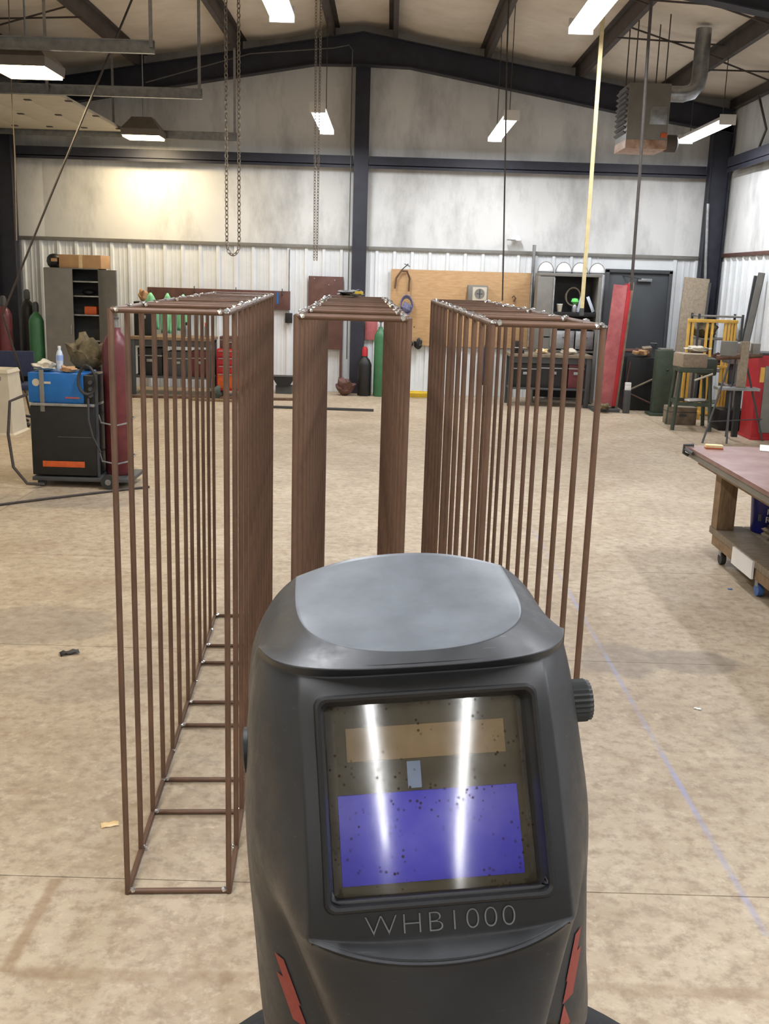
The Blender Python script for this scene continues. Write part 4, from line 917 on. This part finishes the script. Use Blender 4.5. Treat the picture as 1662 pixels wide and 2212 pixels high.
# ------------------------------------------------------------------ right bench in front of the mask cabinet
bench('workbench', 'cluttered workbench with dark underside in front of the mask cabinet', 2.0, 3.36, 16.72, 17.25, .86, 'wood_gray', 'dark_gray')
case('tool_chest', 'black', 'black box under the right bench, at its left end', 'chest', (2.3, 17.0, .31), (.4, .38, .42)); case('tool_chest', 'black', 'black box under the right bench, in its middle', 'chest', (2.75, 17.0, .31), (.42, .38, .45)); case('tool_chest', 'maroon', 'dark maroon box under the right bench, at its right end', 'chest', (3.13, 17.0, .31), (.26, .38, .45))
lump('rag', 'tan_bar', 'tan rag on the right bench near its middle', 'rag', (2.55, 16.9, .86), (.1, .08, .07), 61); lump('work_glove', 'beige', 'pale gloves on the right bench near its right end', 'gloves', (3.0, 16.9, .86), (.12, .08, .08), 63)
t = thing('bench_vise', 'black bench vise on the left end of the right bench', 'vise', (2.16, 16.85, .86)); MB().b2(-.09, .09, -.06, .08, 0, .05).build('base', 'black', t, .006); MB().b2(-.06, .06, -.1, .06, .05, .2).build('jaw', 'black', t, .012); MB().tube([(0, -.1, .1), (0, -.22, .1)], .016, 8).build('screw', 'galv', t); MB().tube([(-.09, -.2, .1), (.09, -.2, .1)], .008, 6).build('handle', 'galv', t)
t = thing('work_overalls', 'blue and brown work clothes hanging below the plywood board', 'clothes', (1.72, 17.9, .2))
rows = [[(-.13+.26*i/8, -.05*math.sin(math.pi*i/8)-.01*math.sin(i*2+j), .68-.66*j/8) for i in range(9)] for j in range(9)]
o = MB().grid(rows).build('cloth', 'navy_fabric', t); o.modifiers.new('s', 'SOLIDIFY').thickness = .02; MB().tube([(0, .1, .7), (0, -.03, .7)], .01, 6).build('peg', 'dark_gray', t)

# ------------------------------------------------------------------ red panel and scrap near the door
t = thing('red_channel', 'tall faded red steel channel standing in front of the exit door', 'channel', (3.57, 16.45, 0), R(0))
o = MB().b2(-.13, .09, -.02, .02, .09, 2.0).build('face', 'red_faded', t, .004); o.rotation_euler.y = R(3.2)
o = MB().b2(.09, .15, -.03, .2, .09, 2.03).build('flange', 'red', t, .004); o.rotation_euler.y = R(3.2)
o = MB().b2(.15, .19, .0, .22, .06, 2.06).build('back_edge', 'wood_gray', t, .003); o.rotation_euler.y = R(3.2)
MB().b2(-.22, .2, -.16, .25, 0, .05).build('base_plate', 'dark_gray', t, .004)
lump('floor_rag', 'camo', 'yellow-green rag at the foot of the red channel', 'rag', (3.5, 16.2, .05), (.1, .08, .1), 71)
t = thing('scrap_bin', 'black steel bin heaped with scrap left of the green column', 'bin', (4.16, 16.92, 0))
MB().b2(-.26, .26, -.26, .26, 0, .86).build('bin_body', 'black', t, .01); MB().tube([(-.27, -.27, .1), (-.2, -.27, .8)], .015, 6).build('strut', 'brown_plate', t); MB().tube([(-.25, -.28, .3), (.25, -.28, .55)], .018, 6).build('strut', 'wood_gray', t); MB().tube([(-.28, -.28, .32), (.2, -.3, .12)], .014, 6).build('strut', 'brown_plate', t)
for i in range(7):
    o = MB().box((0, 0, .05), (random.uniform(.12, .3), random.uniform(.05, .1), random.uniform(.04, .08)), Matrix.Rotation(random.uniform(-.5, .5), 3, 'X') @ Matrix.Rotation(random.uniform(-.3, .3), 3, 'Y')).build('scrap_piece', ('rust', 'cardboard', 'brown_plate', 'wood_gray')[i % 4], None, .004)
    o.location = (4.16+random.uniform(-.18, .18), 16.88+random.uniform(-.15, .15), .87+.02*(i % 4)); o.rotation_euler.z = random.uniform(0, 3)
    tag(o, ('rusty', 'tan', 'brown', 'grey', 'longer rusty', 'second tan', 'second brown')[i] + ' scrap offcut in the heap on the black scrap bin', 'scrap', 'scrap offcuts heaped on the bin')
for i, z in enumerate((.37, .44)): put('white_tin', 'white', ('lower white tin beside the red channel', 'upper white tin beside the red channel')[i], 'tin', (3.86, 16.25, z), (.09, .06, .07 if i == 0 else .05), .004, 0, 'white tins')
put('tin_stand', 'dark_gray', 'thin dark stand carrying the white tins beside the red channel', 'stand', (3.86, 16.25, .05), (.1, .08, .37)).location = (3.86, 16.25, .0)
t = thing('green_column', 'dark green steel machine column standing right of the scrap bin', 'machine', (4.38, 16.15, 0))
o = MB().b2(-.14, .13, -.1, .12, .03, 1.02).build('column', 'green_dark', t, .01); MB().b2(-.2, .18, -.16, .18, 0, .04).build('foot', 'green_dark', t, .004); MB().b2(-.1, .1, -.08, .1, 1.02, 1.05).build('cap', 'gray_metal', t, .004); MB().ball((.03, -.105, .72), .02, 1).build('knob', 'black', t)
t = thing('anvil_stand', 'green four-legged stand carrying a pale block machine head', 'machine', (4.42, 14.75, 0), R(-8))
for sx, sy in ((-1, -1), (1, -1), (-1, 1), (1, 1)): MB().tube([(sx*.26, sy*.32, 0), (sx*.2, sy*.25, .85)], .028, 8).build('leg', 'green_dark', t)
for z in (.35,): 
    MB().b2(-.24, .24, -.31, -.27, z, z+.05).build('rail', 'green_dark', t); MB().b2(-.24, .24, .27, .31, z, z+.05).build('rail', 'green_dark', t); MB().b2(-.24, -.2, -.3, .3, z, z+.05).build('rail', 'green_dark', t); MB().b2(.2, .24, -.3, .3, z, z+.05).build('rail', 'green_dark', t)
MB().b2(-.24, .24, -.3, .3, .82, .88).build('table', 'green_dark', t, .006); MB().box((-.06, -.05, .98), (.36, .42, .2), rotm('Z', R(12))).build('block', 'osb', t, .02); MB().b2(.05, .3, -.2, .2, .78, 1.02).build('casting', 'green_dark', t, .03); MB().tube([(-.02, -.36, .72), (.22, -.36, .82)], .014, 8).build('lever', 'beige', t)
lump('rag', 'beige', 'pale crumpled cloth on top of the green stand', 'rag', (4.48, 14.85, 1.075), (.16, .13, .1), 81)
case('wooden_crate', 'wood_gray', 'grey-brown wooden crate on the floor under the green stand', 'crate', (4.42, 15.2, 0), (.42, .3, .26), 'dark_gray')
put('steel_offcut', 'white', 'bright sheet-metal offcut on the rail of the green stand', 'offcut', (4.42, 14.52, .42), (.3, .1, .03), .004, R(25))
t = thing('osb_panel', 'tall brownish board leaning in the corner beside the column', 'board', (5.04, 17.34, 0)); o = MB().b2(-.21, .21, -.02, .02, 0, 2.16).build('board', 'osb', t, .004); o.rotation_euler = (R(-5), R(3.5), 0)
MB().b2(.2, .24, -.03, .0, .0, 2.1).build('edge_strip', 'dark_gray', t).rotation_euler = (R(-5), R(3.5), 0)
t = thing('yellow_rack', 'yellow slatted steel rack in front of the right wall', 'rack', (4.95, 15.75, 0))
MB().b2(-.38, .38, -.03, .03, 1.48, 1.53).build('top_rail', 'yellow', t, .004); MB().b2(-.38, .38, -.03, .03, .08, .13).build('bottom_rail', 'yellow', t, .004); MB().b2(-.38, .38, -.03, .03, .8, .84).build('mid_rail', 'yellow', t, .004)
for x in (-.36, -.3, -.08, 0, .2, .25, .3, .35): MB().b2(x-.018, x+.018, -.022, .022, 0, 1.5).build('slat', 'yellow', t, .004)
t = thing('side_shelf', 'wide grey steel shelf standing behind the yellow rack', 'shelf', (5.2, 16.35, 0))
for z in (.2, .7, 1.2, 1.55): MB().b2(-.35, .35, -.2, .2, z, z+.025).build('shelf_board', 'gray_metal', t, .003)
for sx in (-.34, .34):
    for sy in (-.19, .19): MB().b2(sx-.015, sx+.015, sy-.015, sy+.015, 0, 1.6).build('upright', 'dark_gray', t)
lump('bundle', 'camo', 'dark bundle on the upper board of the shelf behind the yellow rack', 'bundle', (5.0, 16.3, 1.225), (.2, .14, .22), 91); lump('bundle', 'brown_plate', 'brown bundle on the lower board of the shelf behind the yellow rack', 'bundle', (5.1, 16.3, .725), (.22, .14, .26), 93)
t = thing('angle_iron', 'long grey steel angle leaning against the right wall', 'angle iron', (5.3, 15.6, 0)); o = MB().b2(-.05, .05, -.006, .006, 0, 2.25).b2(.04, .052, -.006, .09, 0, 2.25).build('bar', 'gray_metal', t, smooth=False); o.rotation_euler = (R(3), R(5.5), 0)
t = thing('angle_iron', 'second grey steel bar leaning against the right wall, close behind the angle', 'angle iron', (5.38, 15.8, 0)); MB().b2(-.04, .04, -.02, .02, 0, 2.2).build('bar', 'dark_gray', t).rotation_euler = (R(2), R(4), 0)
t = thing('pipe_stand', 'spindly steel stand with a pipe across its top beside the red cabinet', 'stand', (4.62, 13.6, 0))
for a, b in (((-.42, -.3, 0), (-.05, 0, 1.12)), ((-.1, -.3, 0), (-.02, 0, .75)), ((.5, .05, 0), (.12, 0, 1.14)), ((.1, .35, 0), (.02, .05, 1.1))): MB().tube([a, b], .014, 8).build('leg', 'dark_gray', t)
MB().tube([(-.25, 0, 1.10), (.34, -.02, 1.15)], .035, 12).build('pipe', 'rust', t); MB().tube([(.335, -.02, 1.149), (.345, -.02, 1.15)], .028, 12).build('pipe_mouth', 'black', t)
MB().b2(.05, .16, -.05, .02, .72, 1.32).build('board', 'osb', t, .004); MB().b2(-.22, .34, -.1, .1, .68, .72).build('tray', 'galv', t, .004); MB().b2(-.2, -.0, -.04, .04, 1.13, 1.32).build('bracket', 'gray_metal', t, .006); MB().b2(.2, .3, -.05, .05, 1.16, 1.3).build('bracket', 'gray_metal', t, .006)
MB().tube([(-.36, -.25, .28), (.44, .0, .3)], .008, 6).build('brace', 'dark_gray', t); MB().b2(.06, .13, -.02, .05, .05, .68).build('post', 'black', t)
t = thing('column_machine', 'dark machine with grey column behind the pipe stand', 'machine', (5.0, 14.75, 0)); MB().b2(-.2, .2, -.2, .2, 0, .3).build('base', 'black', t, .02); MB().tube([(0, .05, .3), (0, .05, 1.25)], .05, 12).build('column', 'dark_gray', t); MB().b2(-.14, .14, -.2, .16, .95, 1.25).build('head', 'gray_metal', t, .03); MB().b2(-.16, .16, -.18, .12, .62, .66).build('table', 'galv', t, .006)
t = thing('red_cabinet', 'red steel cabinet with grey door at the right edge', 'cabinet', (5.28, 13.95, 0), R(0))
MB().b2(-.3, .3, -.22, .25, .03, 1.14).build('body', 'red', t, .012); d = MB().b2(-.2, .24, -.235, -.22, .1, 1.0).build('door', 'gray_metal', t, .005); MB().b2(.18, .2, -.25, -.235, .5, .62).build('handle', 'black', d)
MB().b2(-.26, -.2, -.224, -.22, .78, .98).build('warning_sticker', 'yellow', t); MB().b2(-.31, .31, -.23, .26, 0, .04).build('plinth', 'red', t, .004); MB().b2(-.3, .3, -.21, .24, 1.14, 1.17).build('top_tray', 'dark_gray', t, .004)

# ------------------------------------------------------------------ table at the right
t = thing('steel_table', 'rolling work table with red-brown steel top at the right edge', 'table', (2.35, 7.85, 0))
MB().b2(0, 2.3, -2.9, 0, .77, .80).build('table_top', 'table_top', t, .004)
MB().b2(.08, .16, -2.8, -.1, .67, .77).build('side_beam', 'wood', t, .004); MB().b2(.02, .09, -2.88, -.02, .715, .77).build('edge_angle', 'gray_metal', t, .003)
for y in (-.45, -2.5):
    for x in (.2, 2.1): MB().b2(x-.065, x+.065, y-.065, y+.065, .25, .70).build('leg', 'wood', t, .005)
for i in range(8): MB().b2(.13+i*.26, .13+i*.26+.25, -2.85, -.37, .2, .25).build('shelf_plank', 'wood_gray', t, .004)
MB().b2(.16, 2.2, -.5, -.42, .13, .2).build('shelf_bearer', 'wood', t, .004); MB().b2(.16, 2.2, -2.6, -2.5, .13, .2).build('shelf_bearer', 'wood', t, .004)
MB().b2(.14, .2, -2.8, -.42, .12, .2).build('side_bearer', 'wood', t, .004)
for i, (x, y) in enumerate(((.185, -.55), (.185, -1.32), (.185, -2.5), (2.1, -.55), (2.1, -2.5))):
    g = MB().box((x, y, .1), (.04, .05, .07)).build('caster_fork', 'galv', t, .004); MB().lathe([(.02, -.016), (.045, -.018), (.047, 0), (.045, .018), (.02, .016)], 18, (x, y-.01, .047), rotm('Y', R(90))).build('wheel', 'blue_caster' if i == 1 else 'rubber', g)
MB().b2(.115, .13, -1.35, -.95, .12, .24).build('white_sticker', 'white', t)
t2 = thing('paint_bucket', 'blue plastic bucket lettered in white, under the steel table', 'bucket', (2.87, 7.33, .25))
MB().lathe([(.125, 0), (.13, .01), (.15, .33), (.158, .335), (.158, .36), (.15, .365), (.145, .34)], 28).build('pail', 'navy_bucket', t2); MB().tube([(.16*math.cos(a), .16*math.sin(a)*.3-.1, .33-.1*abs(math.sin(a))) for a in [math.pi+i*math.pi/10 for i in range(11)]], .004, 6).build('bail_handle', 'galv', t2)
def arc_text(body, z, size, a0, parent, r=.139):
    x = 0
    cu = bpy.data.curves.new('word', 'FONT'); cu.body = body; cu.size = size; cu.extrude = .0006; cu.offset = .001; cu.align_x = 'LEFT'
    o = bpy.data.objects.new('tmp', cu); COL.objects.link(o); dg = bpy.context.evaluated_depsgraph_get(); me = bpy.data.meshes.new_from_object(o.evaluated_get(dg)); bpy.data.objects.remove(o)
    for v in me.vertices:
        rr = r + (z+v.co.y)*.06 + .001 + v.co.z; a = a0 + v.co.x/r
        v.co = Vector((rr*math.sin(a), -rr*math.cos(a), z+v.co.y))
    me.materials.clear(); me.materials.append(M['white']); w_ = bpy.data.objects.new('lettering', me); COL.objects.link(w_); w_.parent = parent; return w_
arc_text('DO IT', .155, .062, -.55, t2, .128); arc_text('RIGHT', .095, .062, -.6, t2, .128)
MB().b2(-.118, -.094, -.094, -.088, .1, .15).build('small_emblem', 'gray_metal', t2)
lump('sand_bag', 'wood_gray', 'grey-brown sack on the lower shelf of the steel table', 'sack', (2.9, 7.06, .25), (.15, .12, .1), 101)
t = thing('tan_block', 'pale tan block lying on the far left corner of the steel table', 'block', (2.53, 7.72, .8), R(-8)); MB().b2(-.065, .065, -.035, .035, 0, .03).build('block', 'tan_bar', t, .009); MB().b2(-.066, .066, -.036, .036, 0, .01).build('base_layer', 'orange', t, .004)
put('paper_sheet', 'white', 'white paper sheet lying on the steel table at the right edge', 'paper', (3.15, 7.72, .801), (.5, .32, .004), .0008, R(-20))
t = thing('clamp', 'dark clamp gripping the far left corner of the steel table', 'clamp', (2.33, 7.78, .75)); MB().tube([(.03, .0, -.02), (-.01, .0, .0), (-.01, .0, .06), (.06, -.02, .065)], .012, 8).build('frame', 'dark_gray', t); MB().tube([(.015, -.16, .02), (.0, .0, .03)], .014, 8).build('screw', 'dark_gray', t)

# ------------------------------------------------------------------ small litter on the floor
def litter(name, m, label, p, sx, sy, rz, h=.004):
    o = MB().grid([[(sx*(i/4-.5), sy*(j/4-.5), .001+h*abs(math.sin(i*1.7+j*2.3))) for i in range(5)] for j in range(5)]).build(name, m); o.modifiers.new('s', 'SOLIDIFY').thickness = .002
    o.location = (p[0], p[1], .001); o.rotation_euler.z = rz; tag(o, label, 'litter')
litter('paper_scrap', 'tan_bar', 'small tan scrap on the floor beside the left cage', (-.97, 3.40), .065, .035, R(20))
litter('dark_rag', 'black', 'small black rag on the floor left of the left cage', (-1.64, 5.10), .1, .05, R(30), .015)
litter('white_chip', 'white', 'small white chip on the floor right of the helmet knob', (1.566, 4.616), .035, .02, R(-30))
litter('blue_chip', 'blue_caster', 'tiny blue chip on the floor near the table caster', (2.39, 6.65), .03, .02, 0)
o = lump('work_gloves', 'black', 'black gloves with yellow tag lying on top of the middle cage', 'gloves', (-.2, 5.45, CH+.004), (.065, .16, .035), 111)
MB().b2(.02, .07, -.09, -.05, .015, .032).build('tag', 'yellow_hose', o, .003)
o = MB().b2(-.008, .008, -.008, .008, -.1, .01).build('paint_marker', 'yellow', None, .002); o.location = (.268, 4.14, CH-.02); tag(o, 'yellow marker stick hanging from the left rail of the right cage', 'marker')
